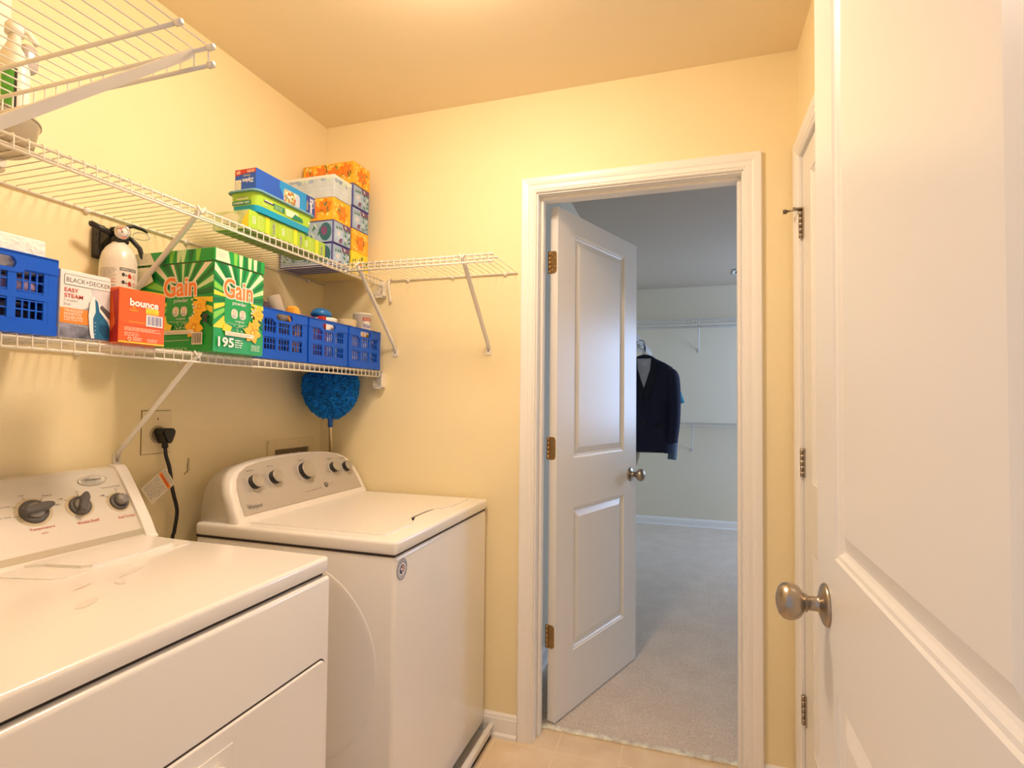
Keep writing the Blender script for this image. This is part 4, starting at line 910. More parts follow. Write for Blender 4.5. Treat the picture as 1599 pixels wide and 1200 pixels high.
def crate(label):
    CW, CD, CH = .216, .285, .152     # along the wall, depth, height
    t = thing('storage_crate', label, 'crate', (0, 0, 0), 0, 'blue plastic crates on the lower shelf')
    # local: y along the wall, x out of the wall (front at x = CD)
    for nm, M, W_, hd in (('front_panel', Matrix(((0, -1, 0, CD), (1, 0, 0, 0), (0, 0, 1, 0), (0, 0, 0, 1))), CW, True),
                          ('rear_panel', Matrix(((0, 1, 0, 0), (-1, 0, 0, CW), (0, 0, 1, 0), (0, 0, 0, 1))), CW, True),
                          ('side_panel', Matrix(((1, 0, 0, .006), (0, 1, 0, 0), (0, 0, 1, 0), (0, 0, 0, 1))), CD - .012, False),
                          ('side_panel', Matrix(((-1, 0, 0, CD - .006), (0, -1, 0, CW), (0, 0, 1, 0), (0, 0, 0, 1))), CD - .012, False)):
        g = G(); lattice(g, W_, CH, hd); g.v = [tuple(M @ Vector(p)) for p in g.v]; g.make(nm, t, world=False)
    g = G(); g.box(.004, CD - .004, .004, CW - .004, .0005, .004, CRATE); g.make('bottom_panel', t, world=False)
    g = G()
    for a in ((CD - .009, CD + .0015, -.0012, CW + .0012), (-.0015, .009, -.0012, CW + .0012), (-.0015, CD + .0015, -.0012, .009), (-.0015, CD + .0015, CW - .009, CW + .0012)):
        g.box(a[0], a[1], a[2], a[3], CH - .006, CH + .001, CRATE, .0015, 1, smooth=False)
    g.make('rim', t, world=False)
    return t
labs = ['blue plastic crate at the far left, left of the iron box, holding a white pack', 'blue plastic crate right beside the green detergent box, with a cardboard tube sticking out',
        'blue plastic crate in the middle of the row of three, with a red lid inside', 'blue plastic crate at the corner end of the row, with a tall can inside']
c0 = crate(labs[0]); c0.location = (-1.488, .549, LIPZ)
for i, (y, dz) in enumerate(((1.3055, 0), (1.5300, 0), (1.7560, 0))):
    c_ = copy_tree(c0); c_.location = (-1.488, y, LIPZ); c_['label'] = labs[i + 1]
CB = LIPZ + .0045    # crate floor
def blob(g, x0, x1, y0, y1, z0, z1, m, seed, amp=.006, sub=4):
    b = bmesh.new(); bmesh.ops.create_icosphere(b, subdivisions=sub, radius=1); rr = random.Random(seed)
    ks = [(Vector((rr.uniform(-1, 1), rr.uniform(-1, 1), rr.uniform(-1, 1))) * 5, rr.uniform(0, 6)) for _ in range(6)]
    for v in b.verts:
        p = v.co.copy(); q = Vector([math.copysign(abs(c) ** .62, c) for c in p]); w_ = sum(math.sin(p.dot(k) + f) for k, f in ks) / 6
        q = q * (1 + w_ * amp / max(.01, (z1 - z0) / 2)); q = Vector([max(-1, min(1, c)) for c in q])
        v.co = Vector(((x0 + x1) / 2 + q.x * (x1 - x0) / 2, (y0 + y1) / 2 + q.y * (y1 - y0) / 2, (z0 + z1) / 2 + q.z * (z1 - z0) / 2))
    g.bm(b, m, None, True)
def single(g, name, label, cat, group=None): o = g.make(name); tag(o, label, cat, group); return auto_center(o)
LAV = mat('lavender_wrap', (.42, .30, .50), .25, noise=(45, .35)); LBL = mat('light_blue_cloth', (.30, .45, .70), .5, noise=(30, .2)); DNV = mat('dark_navy_cloth', (.012, .012, .05), .6)
PNK = mat('pink_wrap', (.60, .16, .25), .4, noise=(40, .3)); MAG = mat('magenta_wrap', (.55, .03, .10), .4, noise=(50, .3)); PAP = mat('paper_pack_white', (.76, .74, .70), .5, bump=(70, .9, .006))
EMB = mat('embossed_white_pack', (.80, .78, .73), .5, bump=(55, 1.0, .010))
g = G(); blob(g, -1.46, -1.215, .66, .755, CB, CB + .062, DNV, 1); single(g, 'folded_cloth', 'dark navy cloth at the bottom of the leftmost crate', 'cloth')
g = G(); blob(g, -1.46, -1.212, .66, .757, CB + .063, CB + .112, LAV, 2, .003); single(g, 'wrapped_pack', 'lavender wrapped pack on the dark cloth in the leftmost crate', 'pack')
g = G(); blob(g, -1.46, -1.214, .562, .657, CB, CB + .112, LBL, 3); single(g, 'folded_cloth', 'light blue cloth in the left half of the leftmost crate', 'cloth')
g = G(); g.box(-1.45, -1.218, .561, .753, CB + .114, 1.570, EMB, .006, 3); single(g, 'paper_pack', 'white embossed paper pack rising out of the leftmost crate', 'pack')
# crate two
RED = mat('red_plastic', (.50, .02, .015), .35); POU = mat('dark_pouch', (.03, .012, .05), .35, noise=(30, .4))
g = G(); blob(g, -1.30, -1.222, 1.318, 1.405, CB, 1.563, POU, 5, .004); g.box(-1.27, -1.225, 1.316, 1.322, 1.50, 1.566, RED); single(g, 'snack_pouch', 'dark pouch with a red edge sticking out of the crate beside the detergent', 'pouch')
g = G(); ca = Vector((-1.240, 1.460, CB + .10)); cb_ = Vector((-1.262, 1.428, 1.588)); dirn = (cb_ - ca).normalized(); CARD = mat('grey_cardboard', (.36, .31, .26), .8)
Mt = Matrix.Translation(ca) @ dirn.to_track_quat('Z', 'Y').to_matrix().to_4x4(); Lh = (cb_ - ca).length
n = 32; vs = []
for r_, z_ in ((.0205, 0), (.0205, Lh), (.0180, Lh), (.0180, .0)):
    for k in range(n): vs.append((r_ * math.cos(2 * PI * k / n), r_ * math.sin(2 * PI * k / n), z_))
g.raw(vs, [(j * n + k, j * n + (k + 1) % n, ((j + 1) % 4) * n + (k + 1) % n, ((j + 1) % 4) * n + k) for j in range(4) for k in range(n)], CARD, Mt, True)
single(g, 'cardboard_tube', 'grey cardboard tube sticking out of the crate beside the detergent', 'tube')
bt = thing('pump_bottle', 'bottle with a dark blue pump cap behind the orange cloth in the crate', 'bottle', (-1.292, 1.478, CB))
g = G(); g.lathe([(0, 0), (.024, 0), (.026, .004), (.026, .11), (.020, .135), (.012, .145), (.012, .158), (0, .158)], mat('amber_plastic', (.30, .10, .03), .3), 28); g.make('bottle_body', bt, world=False)
g = G(); g.lathe([(0, .158), (.016, .158), (.016, .176), (.014, .18), (.014, .190), (.012, .193), (0, .193)], mat('navy_cap', (.01, .03, .22), .35), 24)
g.tube([(0, 0, .186), (.0, -.030, .189), (0, -.034, .184)], .004, MATS['navy_cap'], 8); g.make('pump_cap', bt, world=False)
OC = mat('orange_cloth', (.86, .36, .03), .8, bump=(120, .6, .002))
g = G(); blob(g, -1.268, -1.214, 1.4825, 1.5105, CB + .02, 1.567, OC, 9, .006); single(g, 'microfibre_cloth', 'crumpled orange cloth at the top of the crate beside the detergent', 'cloth')
g = G(); blob(g, -1.45, -1.31, 1.32, 1.50, CB, CB + .09, DNV, 11, .005); single(g, 'folded_cloth', 'dark cloth at the back of the crate beside the detergent', 'cloth')
# crate three
g = G(); g.lathe([(0, 0), (.033, 0), (.033, .128), (.030, .132), (0, .132)], PNK, 32, Matrix.Translation((-1.262, 1.585, CB)))
g.lathe([(0, .132), (.036, .132), (.0365, .136), (.0365, .150), (.034, .154), (.028, .157), (0, .158)], RED, 32, Matrix.Translation((-1.262, 1.585, CB)))
single(g, 'lidded_canister', 'pink canister with a red lid in the middle crate', 'canister')
g = G(); g.box(-1.249, -1.222, 1.630, 1.648, CB, 1.553, RED, .004, 2); single(g, 'red_stick_pack', 'slim red pack between the canister and the white tub', 'pack')
g = G(); g.lathe([(0, 0), (.040, 0), (.041, .004), (.041, .140), (.038, .146), (.038, .1475), (.0405, .148), (.0405, .166), (.038, .168), (0, .168)], mat('white_tub_plastic', (.78, .75, .70), .35), 36, Matrix.Translation((-1.262, 1.6955, CB)))
single(g, 'white_tub', 'white round tub with a flat lid in the middle crate', 'tub')
BD = mat('bright_blue_plastic', (.01, .16, .50), .3)
g = G(); g.lathe([(.036, 0), (.038, .002), (.037, .012), (.030, .022), (.018, .028), (0, .030)], BD, 32, Matrix.Translation((-1.300, 1.700 + .02, 1.566)) @ Matrix.Rotation(R(-8), 4, 'X'))
g.tube([(-1.300, 1.748, 1.572), (-1.285, 1.752, 1.56), (-1.28, 1.752, 1.51)], .004, mat('grey_blue_handle', (.10, .14, .24), .4), 8, flat=.6)
single(g, 'scrub_brush', 'domed blue scrubber resting on the white tub', 'brush')
# crate four
jr = thing('jar', 'cream jar with a ribbed pale gold lid in the corner crate', 'jar', (-1.2515, 1.8095, CB))
g = G(); g.lathe([(0, 0), (.036, 0), (.039, .004), (.039, .140), (.036, .152), (.033, .155), (0, .155)], mat('cream_jar', (.78, .72, .62), .35), 36); g.make('jar_body', jr, world=False)
g = G(); n = 72; RIB = mat('pale_gold_lid', (.66, .55, .36), .3, metal=.4)
vs = [((.0355 + .0012 * (k % 2)) * math.cos(2 * PI * k / n), (.0355 + .0012 * (k % 2)) * math.sin(2 * PI * k / n), z_) for z_ in (.155, .176) for k in range(n)] + [(.033 * math.cos(2 * PI * k / n), .033 * math.sin(2 * PI * k / n), .179) for k in range(n)]
g.raw(vs, [(j * n + k, j * n + (k + 1) % n, (j + 1) * n + (k + 1) % n, (j + 1) * n + k) for j in range(2) for k in range(n)] + [tuple(range(n))[::-1], tuple(2 * n + k for k in range(n))], RIB); g.make('jar_lid', jr, world=False)
g = G(); CANC = (-1.258, 1.925, CB); Mk = Matrix.Translation(CANC)
g.lathe([(0, 0), (.034, 0), (.036, .003), (.036, .212)], mat('can_silver_label', (.50, .46, .44), .4, metal=.15), 40, Mk); g.lathe([(.036, .212), (.0375, .213), (.0375, .218), (.034, .220), (0, .216)], mat('can_rim_white', (.80, .77, .72), .35), 40, Mk)
def wrap(g, c, r, fn, a0=0):
    """draw flat, then bend round the cylinder"""
    k = len(g.v); d = D(g, (0, 0, 0), (1, 0, 0), (0, 0, 1), .00005); fn(d)
    for i in range(k, len(g.v)):
        x, y, z = g.v[i]; a = x / r + a0; rad = r - y + .0001; g.v[i] = (c[0] + rad * math.cos(a), c[1] + rad * math.sin(a), c[2] + z)
def canlab(d):   # angle 0 faces +x, +x along +y
    for i in range(8): d.rect(-.026 + i * .007, .02, -.019 + i * .007, .150, mat('can_white_label', (.78, .74, .70), .4)); d.e -= d.step
    for i in range(9): d.ell(-.022 + i * .0055, .150, .0045, .05 * math.sin(PI * (i + .5) / 9), MATS['can_white_label'], n=14)
    for i in range(6): d.rect(-.018 + i * .006, .188, -.0122 + i * .006, .200, DKR); d.e -= d.step
    d.text('AIR WICK', -.015, .191, .030, .006, CRM, .02); d.text('Wizard', -.017, .160, .036, .016, BLUT, .01)
    for i in range(12): d.leaf(-.02 + .0036 * i, .118 + .004 * (i % 3), .014, .003, R(60 + 20 * (i % 4)), (ORG, YEL, mat('peach_print', (.80, .45, .25), .4))[i % 3])
wrap(g, CANC, .036, canlab, -.45)
single(g, 'air_freshener_can', 'tall silver and white can standing in the corner crate', 'can')
g = G(); blob(g, -1.222, -1.213, 1.775, 1.86, CB + .02, CB + .115, mat('pale_pink_wrap', (.66, .52, .52), .4, noise=(40, .3)), 13, .004, 3)
single(g, 'wrapped_pack', 'pale pink wrapper behind the slots of the corner crate', 'pack')

# ---- fire extinguisher
fe = thing('fire_extinguisher', 'small white fire extinguisher with a pressure gauge, mounted behind the iron box', 'fire extinguisher', (-1.441, 1.062, 1.405))
EW = mat('extinguisher_white', (.80, .76, .68), .3, coat=.3); ec = (-1.441, 1.062, 1.400)
g = G(); g.lathe([(0, 0), (.034, 0), (.040, .006), (.0425, .014), (.0425, .205), (.041, .222), (.037, .240), (.030, .254), (.022, .263), (.0165, .268), (.0165, .276), (0, .276)], EW, 44, Matrix.Translation(ec))
def elab(d):
    wl_ = mat('label_white', (.80, .76, .70), .4)
    for i in range(10): d.rect(-.042 + i * .0042, .09, -.0378 + i * .0042, .196, wl_); d.e -= d.step
    d.up()
    for i in range(10): d.rect(-.042 + i * .0042, .190, -.0378 + i * .0042, .198, INK); d.e -= d.step
    d.up(); d.text('INSTRUCTIONS', -.040, .1915, .038, .0050, WHITE, .02)
    for r_, z_ in enumerate((.172, .152, .130)):
        d.ell(-.034, z_ + .008, .004, .005, INK, n=10); d.poly([(-.030, z_ + .006), (-.026, z_ + .010), (-.026, z_ + .003)], INK)
        d.poly([(-.023, z_), (-.024, z_ + .008), (-.019, z_ + .013), (-.015, z_ + .007), (-.014, z_)], REDI); d.lines(-.011, z_, -.001, z_ + .012, 3, REDI, r_, .35); d.line(-.041, z_ - .004, -.001, z_ - .004, .0006, GREYI)
    d.lines(-.092, .172, -.048, .198, 6, GREYI, 3, .3); d.lines(-.092, .158, -.048, .170, 3, REDI, 4, .35); d.lines(-.092, .12, -.048, .155, 6, GREYI, 13, .3)
wrap(g, ec, .0425, elab, .42)
g.make('bottle', fe)
g = G(); g.lathe([(0, .270), (.017, .270), (.019, .275), (.019, .296), (.014, .302), (0, .302)], BLACK, 24, Matrix.Translation(ec))
g.box(-1.458, -1.424, 1.046, 1.078, 1.668, 1.694, BLACK, .004, 2)
g.tube([(-1.441, 1.078, 1.694), (-1.432, 1.090, 1.685), (-1.424, 1.106, 1.665), (-1.418, 1.114, 1.63), (-1.418, 1.116, 1.605)], [.009, .0105, .0105, .009, .007], BLACK, 10, flat=.6)
g.tube([(-1.441, 1.04, 1.702), (-1.436, 1.066, 1.712), (-1.430, 1.09, 1.722), (-1.424, 1.112, 1.719), (-1.421, 1.124, 1.714)], [.008, .010, .009, .007, .005], BLACK, 10, flat=.5)
g.make('squeeze_handle', fe)
g = G(); g.tube([(-1.441, 1.052, 1.688), (-1.447, 1.022, 1.696), (-1.452, .995, 1.704)], [.008, .0075, .0075], BLACK, 12); g.lathe([(0, 0), (.0052, 0), (.0052, .001), (0, .001)], BLK2, 12, Matrix.Translation((-1.452, .994, 1.704)) @ Matrix.Rotation(R(90), 4, 'X')); g.make('nozzle', fe)
g = G(); gn = Vector((.72, -.66, -.15)).normalized(); gp = Vector((-1.424, 1.058, 1.696)); front_disc(g, *gp, gn, (0, 0, 1), [(0, 0), (.017, 0), (.0185, .003), (.0185, .009), (.0165, .011), (0, .0095)], CHROME, 32)
front_disc(g, *(gp + gn * .0102), gn, (0, 0, 1), [(0, 0), (.0150, 0), (.0150, .0003), (0, .0004)], WHITE, 28)
sgv = (Vector((0, 0, 1)) - gn * gn.z).normalized(); d = D(g, gp + gn * .0108, sgv.cross(gn), sgv); d.line(0, 0, -.004, .011, .0014, REDI); d.line(-.009, .007, .003, .012, .0016, REDI); d.ell(0, 0, .002, .002, INK, n=8)
g.make('pressure_gauge', fe)
g = G(); g.tube([(-1.424 + .012 * math.cos(t), 1.110 + .015 * math.cos(t), 1.700 + .010 * math.sin(t)) for t in [2 * PI * i / 20 for i in range(21)]], .0012, CHROME, 6); g.make('safety_ring', fe)
g = G()
g.box(XL + .0004, XL + .011, 1.036, 1.078, 1.630, 1.718, BLK2, .002, 1, smooth=False); g.box(XL + .010, XL + .029, 1.0335, 1.053, 1.634, 1.716, BLK2, .002, 1, smooth=False)
g.prism([(XL + .010, 1.636), (XL + .020, 1.636), (XL + .020, 1.655), (XL + .060, 1.682), (XL + .060, 1.700), (XL + .010, 1.716)], .024, BLK2, Matrix(((1, 0, 0, 0), (0, 0, -1, 1.062), (0, 1, 0, 0), (0, 0, 0, 1))))
for z_ in (1.668, 1.690): g.lathe([(0, 0), (.0035, 0), (.0035, .0008), (0, .0009)], BLACK, 12, Matrix.Translation((XL + .021, 1.0333, z_)) @ Matrix.Rotation(R(90), 4, 'X'))
tag(g.make('wall_bracket'), 'black wall bracket holding the fire extinguisher', 'bracket'); auto_center(C.objects[-1])

# ---- things at the far left of the upper shelf
g = G(); ROLL = mat('white_roll', (.82, .78, .70), .55, bump=(60, .3, .003))
g.lathe([(0, 0), (.043, 0), (.045, .004), (.045, .40), (.042, .405), (.016, .405), (.014, .400), (0, .398)], ROLL, 44, Matrix.Translation((-1.456, .761, UZ)))
rollo = single(g, 'paper_roll', 'tall white paper roll standing by the wall at the far left of the upper shelf', 'paper roll')
tubm = mat('clear_tub_plastic', (.74, .66, .50), .15, trans=.55); tubt = thing('plastic_tub', 'round clear plastic tub under the spray bottle on the upper shelf', 'tub', (-1.330, .697, UZ))
g = G(); g.lathe([(0, 0), (.074, 0), (.080, .003), (.088, .052), (.091, .056), (.089, .058), (.085, .054), (.078, .006), (0, .004)], tubm, 48); g.make('tub_body', tubt, world=False)
g = G(); g.lathe([(.0895, .058), (.0925, .0575), (.0925, .0615), (.088, .0625), (0, .0620)], tubm, 48); g.make('tub_lid', tubt, world=False)
sb = thing('spray_bottle', 'white cleaner bottle with a green label and grey trigger on the clear tub', 'bottle', (-1.328, .747, UZ + .063))
sbx = (-1.330, .770)
g = G(); g.lathe([(0, 0), (.032, 0), (.034, .004), (.034, .11), (.028, .145), (.014, .17), (.013, .19), (0, .19)], mat('white_bottle', (.82, .79, .72), .3), 30, sy=.72)
def sl(d):
    for i in range(7): d.rect(-.055 + i * .005, .005, -.050 + i * .005, .105, (GRL, PALG, mat('bottle_green_print', (.09, .42, .05), .4))[1 if i < 2 else 2]); d.e -= d.step
    for i in range(2): d.rect(-.020 + i * .0028, .005, -.0172 + i * .0028, .105, BLK2)
k_ = len(g.v); wrap(g, (0, 0, 0), .0345, sl)
for i in range(k_, len(g.v)): x_, y_, z_ = g.v[i]; g.v[i] = (x_, y_ * .73, z_)
g.make('bottle_body', sb, world=False)
g = G(); g.lathe([(0, .188), (.016, .188), (.016, .206), (.010, .215), (0, .218)], mat('white_bottle', '#fff'), 24)
blob(g, .004, .030, .000, .032, .112, .172, mat('grey_trigger', (.42, .38, .35), .25), 21, .0, 3)
g.tube([(.002, .004, .205), (.012, .018, .200), (.020, .03, .180)], .006, MATS['white_bottle'], 10); g.make('spray_trigger', sb, world=False)

# ---- duster in the corner
du = thing('microfibre_duster', 'fluffy blue duster on a thin metal pole in the corner behind the washer', 'duster', (-1.435, 1.982, 0))
FUZ = mat('blue_microfibre', (.004, .22, .74), .9, noise=(60, .55)); rd = random.Random(7)
prof_ = [(.02, 1.192), (.045, 1.205), (.070, 1.225), (.090, 1.252), (.101, 1.285), (.104, 1.315), (.100, 1.342), (.085, 1.356), (.05, 1.362), (0, 1.364)]
hc = Vector((-1.372, 1.886, 0)); g = G(); g.lathe([(r_ * .94, z_) for r_, z_ in prof_], FUZ, 40, Matrix.Translation(hc))
for i in range(5200):
    j = rd.random() * (len(prof_) - 2); a_ = int(j); f_ = j - a_; r_ = prof_[a_][0] * (1 - f_) + prof_[a_ + 1][0] * f_; z_ = prof_[a_][1] * (1 - f_) + prof_[a_ + 1][1] * f_
    if rd.random() > r_ / .1: continue
    th_ = rd.random() * 2 * PI; p = hc + Vector((r_ * .93 * math.cos(th_), r_ * .93 * math.sin(th_), z_)); nn = Vector((math.cos(th_), math.sin(th_), (z_ - 1.30) * 9)).normalized()
    nn = (nn + Vector((rd.uniform(-.5, .5), rd.uniform(-.5, .5), rd.uniform(-.6, .3)))).normalized(); L_ = .012 + .006 * rd.random(); s_ = nn.cross(Vector((0, 0, 1))).normalized() * .0028; t_2 = nn.cross(s_).normalized() * .0028
    q = p + nn * L_
    if q.z > 1.3705: continue
    g.raw([p + s_, p + t_2, p - s_, p - t_2, q + s_ * .6, q + t_2 * .6, q - s_ * .6, q - t_2 * .6], [(0, 1, 5, 4), (1, 2, 6, 5), (2, 3, 7, 6), (3, 0, 4, 7), (4, 5, 6, 7)], FUZ)
g.make('duster_head', du)
g = G(); g.tube([(-1.373, 1.888, 1.22), (-1.377, 1.894, 1.175), (-1.380, 1.898, 1.150)], [.011, .0105, .010], mat('duster_collar_blue', (.005, .10, .45), .35), 16); g.make('collar', du)
g = G(); g.tube(bez([(-1.380, 1.898, 1.152), (-1.391, 1.916, 1.10), (-1.418, 1.956, 1.02), (-1.434, 1.980, .93), (-1.4355, 1.9835, .80), (-1.4355, 1.9835, .053)], 8), .0072, mat('pole_metal', (.62, .50, .34), .3, metal=.8), 14); g.make('pole', du)

# ---- dryer outlet, cord, warning tag, washer valve box, scrape in the paint
g = G(); g.box(XL + .0002, XL + .0055, 1.192, 1.284, 1.096, 1.222, PLATE, .002, 2); 
M = Matrix.Translation((XL + .0055, 1.240, 1.152)) @ Matrix.Rotation(R(90), 4, 'Y'); g.lathe([(0, 0), (.024, 0), (.024, .0012), (.021, .0015), (.021, .0012), (0, .0012)], PLATE, 36, M)
g.lathe([(.0238, .0009), (.0252, .0009), (.0252, .0013), (.0238, .0013)], PLATED, 36, M)
g.lathe([(0, 0), (.003, 0), (.002, .0012), (0, .0013)], PLATED, 12, Matrix.Translation((XL + .0055, 1.240, 1.198)) @ Matrix.Rotation(R(90), 4, 'Y'))
g.box(XL + .0001, XL + .0008, 1.1905, 1.2855, 1.0945, 1.2235, PLATED); tag(g.make('power_outlet'), 'ivory wall plate with the round dryer outlet', 'outlet'); auto_center(C.objects[-1])
g = G(); cpts = bez([(XL + .024, 1.250, 1.118), (XL + .026, 1.252, 1.090), (XL + .030, 1.262, 1.050), (XL + .040, 1.262, 1.0), (XL + .042, 1.268, .97), (XL + .038, 1.284, .92), (XL + .034, 1.280, .86), (XL + .03, 1.276, .80), (XL + .03, 1.27, .40), (XL + .04, 1.25, .004)], 8)
g.tube(cpts, .0058, BLACK, 10, flat=.8); pc = g.make('power_cord', dr); pc['label'] = 'black power cord with a white tag'
g = G(); pg = [(-.020, 0), (-.021, .006), (-.016, .014), (.016, .014), (.021, .006), (.019, -.004), (.009, -.030), (-.006, -.030), (-.014, -.012)]
Mp = Matrix(((0, 0, 1, XL + .0068), (1, 0, 0, 1.247), (0, 1, 0, 1.156), (0, 0, 0, 1))); g.prism([(x * 1.0, y) for x, y in pg], .034, BLACK, Mp); g.prism([(x * .85, y * .85) for x, y in pg], .040, BLACK, Mp)
g.tube([(XL + .024, 1.249, 1.130), (XL + .024, 1.250, 1.112)], .0085, BLACK, 12); g.make('plug', pc)
g = G(); tg = [Vector(q) for q in ((-1.449, 1.226, 1.058), (-1.436, 1.262, 1.000), (-1.444, 1.196, .966), (-1.449, 1.150, 1.011))]
tg = [Vector((-1.449, 1.224, 1.058)), Vector((-1.4485, 1.250, 1.003)), Vector((-1.4485, 1.189, .964)), Vector((-1.449, 1.150, 1.008))]
ud = (tg[0] - tg[3]).normalized(); vd = (tg[0] - tg[1]).normalized(); TW_ = (tg[0] - tg[3]).length; TH_ = (tg[0] - tg[1]).length
nd = Vector((1, 0, 0)); o_ = Vector((-1.450, tg[3].y, tg[3].z)); vperp = nd.cross(ud).normalized(); 
g.prism([(0, 0), (TW_, 0), (TW_, -TH_), (0, -TH_)], .0006, mat('tag_paper', (.74, .66, .52), .5), Matrix(((0, 0, 1, -1.4506), (ud.y, vperp.y, 0, o_.y), (ud.z, vperp.z, 0, o_.z), (0, 0, 0, 1))))
d = D(g, (-1.4500, o_.y, o_.z), ud, vperp); d.rect(TW_ * .70, -TH_ * .97, TW_ * .82, -TH_ * .03, ORG)
M_ = D(g, (-1.4500, o_.y, o_.z), -vperp, ud); M_.e = .0007; M_.text('WARNING', TH_ * .12, TW_ * .725, TH_ * .72, TW_ * .07, DKR, .02)
M_.e = .0005; M_.lines(TH_ * .06, TW_ * .08, TH_ * .94, TW_ * .68, 9, GREYI, 8, .35); M_.lines(TH_ * .06, TW_ * .84, TH_ * .92, TW_ * .98, 3, GREYI, 9, .35)
g.make('warning_tag', pc)['label'] = 'white tag with an orange warning strip'
vb = thing('washer_valve_box', 'ivory recessed washer supply box in the wall behind the washer', 'valve box', (XL, 1.82, 1.05))
g = G(); RB = mat('box_interior', (.20, .15, .09), .7)
for a in ((1.692, 1.7255, .95, 1.103), (1.9225, 1.950, .95, 1.103), (1.726, 1.922, 1.066, 1.103), (1.726, 1.922, .95, .968)): g.box(XL + .0003, XL + .009, a[0], a[1], a[2], a[3], PLATE)
g.make('frame', vb)
g = G(); g.box(XL + .0002, XL + .0012, 1.726, 1.922, .968, 1.066, RB); g.make('back_plate', vb)
for y_ in (1.815, 1.86): g = G(); g.tube([(XL + .006, y_, .972), (XL + .006, y_, 1.045)], .005, CHROME, 10); g.tube([(XL + .008, y_ - .010, 1.046), (XL + .008, y_ + .010, 1.046)], .004, CHROME, 8); g.make('valve', vb)
g = G(); SCR = mat('scrape_dark', (.16, .10, .05), .8)
g.tube([(XL + .0006, 1.352, 1.072), (XL + .0008, 1.349, 1.050), (XL + .0006, 1.350, 1.026)], [.0006, .0013, .001], SCR, 5); g.tube([(XL + .0006, 1.355, 1.070), (XL + .0006, 1.356, 1.030)], .0005, SCR, 5); g.tube([(XL + .0006, 1.338, 1.022), (XL + .0008, 1.342, 1.024), (XL + .0006, 1.348, 1.031)], [.0012, .0014, .0004], SCR, 5)
tag(g.make('wire_stub'), 'tiny dark hook-shaped wire scrape on the wall beside the outlet', 'wire'); auto_center(C.objects[-1])

# ================================================================== CLOSET
cs = thing('wire_shelf', 'upper wire shelf across the far closet wall', 'shelf', (.5, CYF, 2.07))
P = wire_shelf(cs, (-.66, CYF), (1, 0), (0, -1), 2.6, .305, 2.07, WIREC, wr=.0016, lip=.050, rod=(-.04, .075)); strut(cs, P, .74, .74, .305, .29, WIREC, .007); strut(cs, P, 1.6, 1.6, .305, .29, WIREC, .007)
cs = thing('wire_shelf', 'lower wire shelf across the far closet wall, below eye level', 'shelf', (.5, CYF, 1.055))
P = wire_shelf(cs, (-.66, CYF), (1, 0), (0, -1), 2.6, .305, 1.055, WIREC, wr=.0016, lip=.030); strut(cs, P, .685, .675, .305, .28, WIREC, .007); strut(cs, P, 1.6, 1.6, .305, .28, WIREC, .007)
cs = thing('wire_shelf', 'wire shelf on the left closet wall that the dark suit jacket hangs from', 'shelf', (CXL, 4.2, 1.75))
P = wire_shelf(cs, (CXL, 2.9), (0, 1), (1, 0), 2.68, .312, 1.75, WIREC, wr=.0018, lip=.05); strut(cs, P, 1.06, 1.06, .312, .29, WIREC, .008); strut(cs, P, 2.3, 2.3, .312, .29, WIREC, .008)
# jacket
NAV = mat('navy_wool', (.006, .010, .040), .85, noise=(90, .3)); NAVL = mat('navy_lapel', (.004, .006, .022), .8); LIN = mat('pale_lining', (.42, .46, .55), .6, noise=(20, .15))
jx, jy = -.318, 4.15
hgr = thing('coat_hanger', 'black coat hanger inside the suit jacket', 'hanger', (jx, jy, 1.56))
g = G(); g.tube(bez([(jx - .195, jy, 1.49), (jx - .12, jy, 1.535), (jx, jy, 1.595), (jx + .12, jy, 1.535), (jx + .195, jy, 1.49)], 6), [.010] * 9 + [.02] * 7 + [.010] * 9, BLACK, 10, flat=.8); g.tube([(jx - .05, jy - .075, 1.48), (jx + .05, jy - .075, 1.48)], .004, BLACK, 8); g.make('hanger_bar', hgr)
g = G(); g.tube(bez([(jx, jy, 1.58), (jx, jy, 1.62), (jx + .004, jy, 1.65), (jx - .006, jy, 1.703), (jx - .030, jy, 1.714), (jx - .058, jy, 1.700)], 6), .0032, BLACK, 8); g.make('hook', hgr)
jk = thing('suit_jacket', 'dark navy suit jacket on a black hanger in the closet', 'jacket', (jx, jy, .90))
ZJ = lambda z_: .9 + (z_ - .9) * 1.066
g = G(); lev = [(.900, .205, .075), (.95, .205, .078), (1.05, .200, .080), (1.15, .190, .078), (1.25, .190, .080), (1.33, .198, .084), (1.40, .208, .080), (1.44, .212, .068), (1.475, .195, .050), (1.505, .145, .046), (1.535, .080, .044), (1.555, .050, .040)]
n = 48; loops = []
for z_, hw, hd in [(ZJ(a_), b_, c_) for a_, b_, c_ in lev]:
    lp = []
    for k in range(n):
        a = 2 * PI * k / n; x_ = hw * math.copysign(abs(math.cos(a)) ** .75, math.cos(a)); y_ = hd * math.copysign(abs(math.sin(a)) ** .9, math.sin(a))
        fold = .004 * math.sin(a * 7 + z_ * 3) * (1.5 - z_)
        lp.append((jx + x_ * (1 + fold), jy + y_ * (1 + fold) + .004 * math.sin(x_ * 60 + z_ * 9), z_ + (0.006 * math.sin(a * 3) if z_ < .93 else 0)))
    loops.append(lp)
loft(g, loops, NAV); g.make('jacket_body', jk)
g = G(); fy = lambda x_, z_: jy - (.080 * max(.15, 1 - (abs(x_) / .215) ** 2.6) ** .5) * (1 if z_ < 1.455 else max(.52, 1 - (z_ - 1.455) * 3.2)) - .004
def patch(pts, m, off): g.raw([(jx + x_, fy(x_, z_) - off, z_) for x_, z_ in pts], [tuple(range(len(pts)))], m)
vs_ = [(-.050, 1.575), (-.044, 1.50), (-.020, 1.42), (.0, 1.36), (.020, 1.42), (.044, 1.50), (.050, 1.575)]
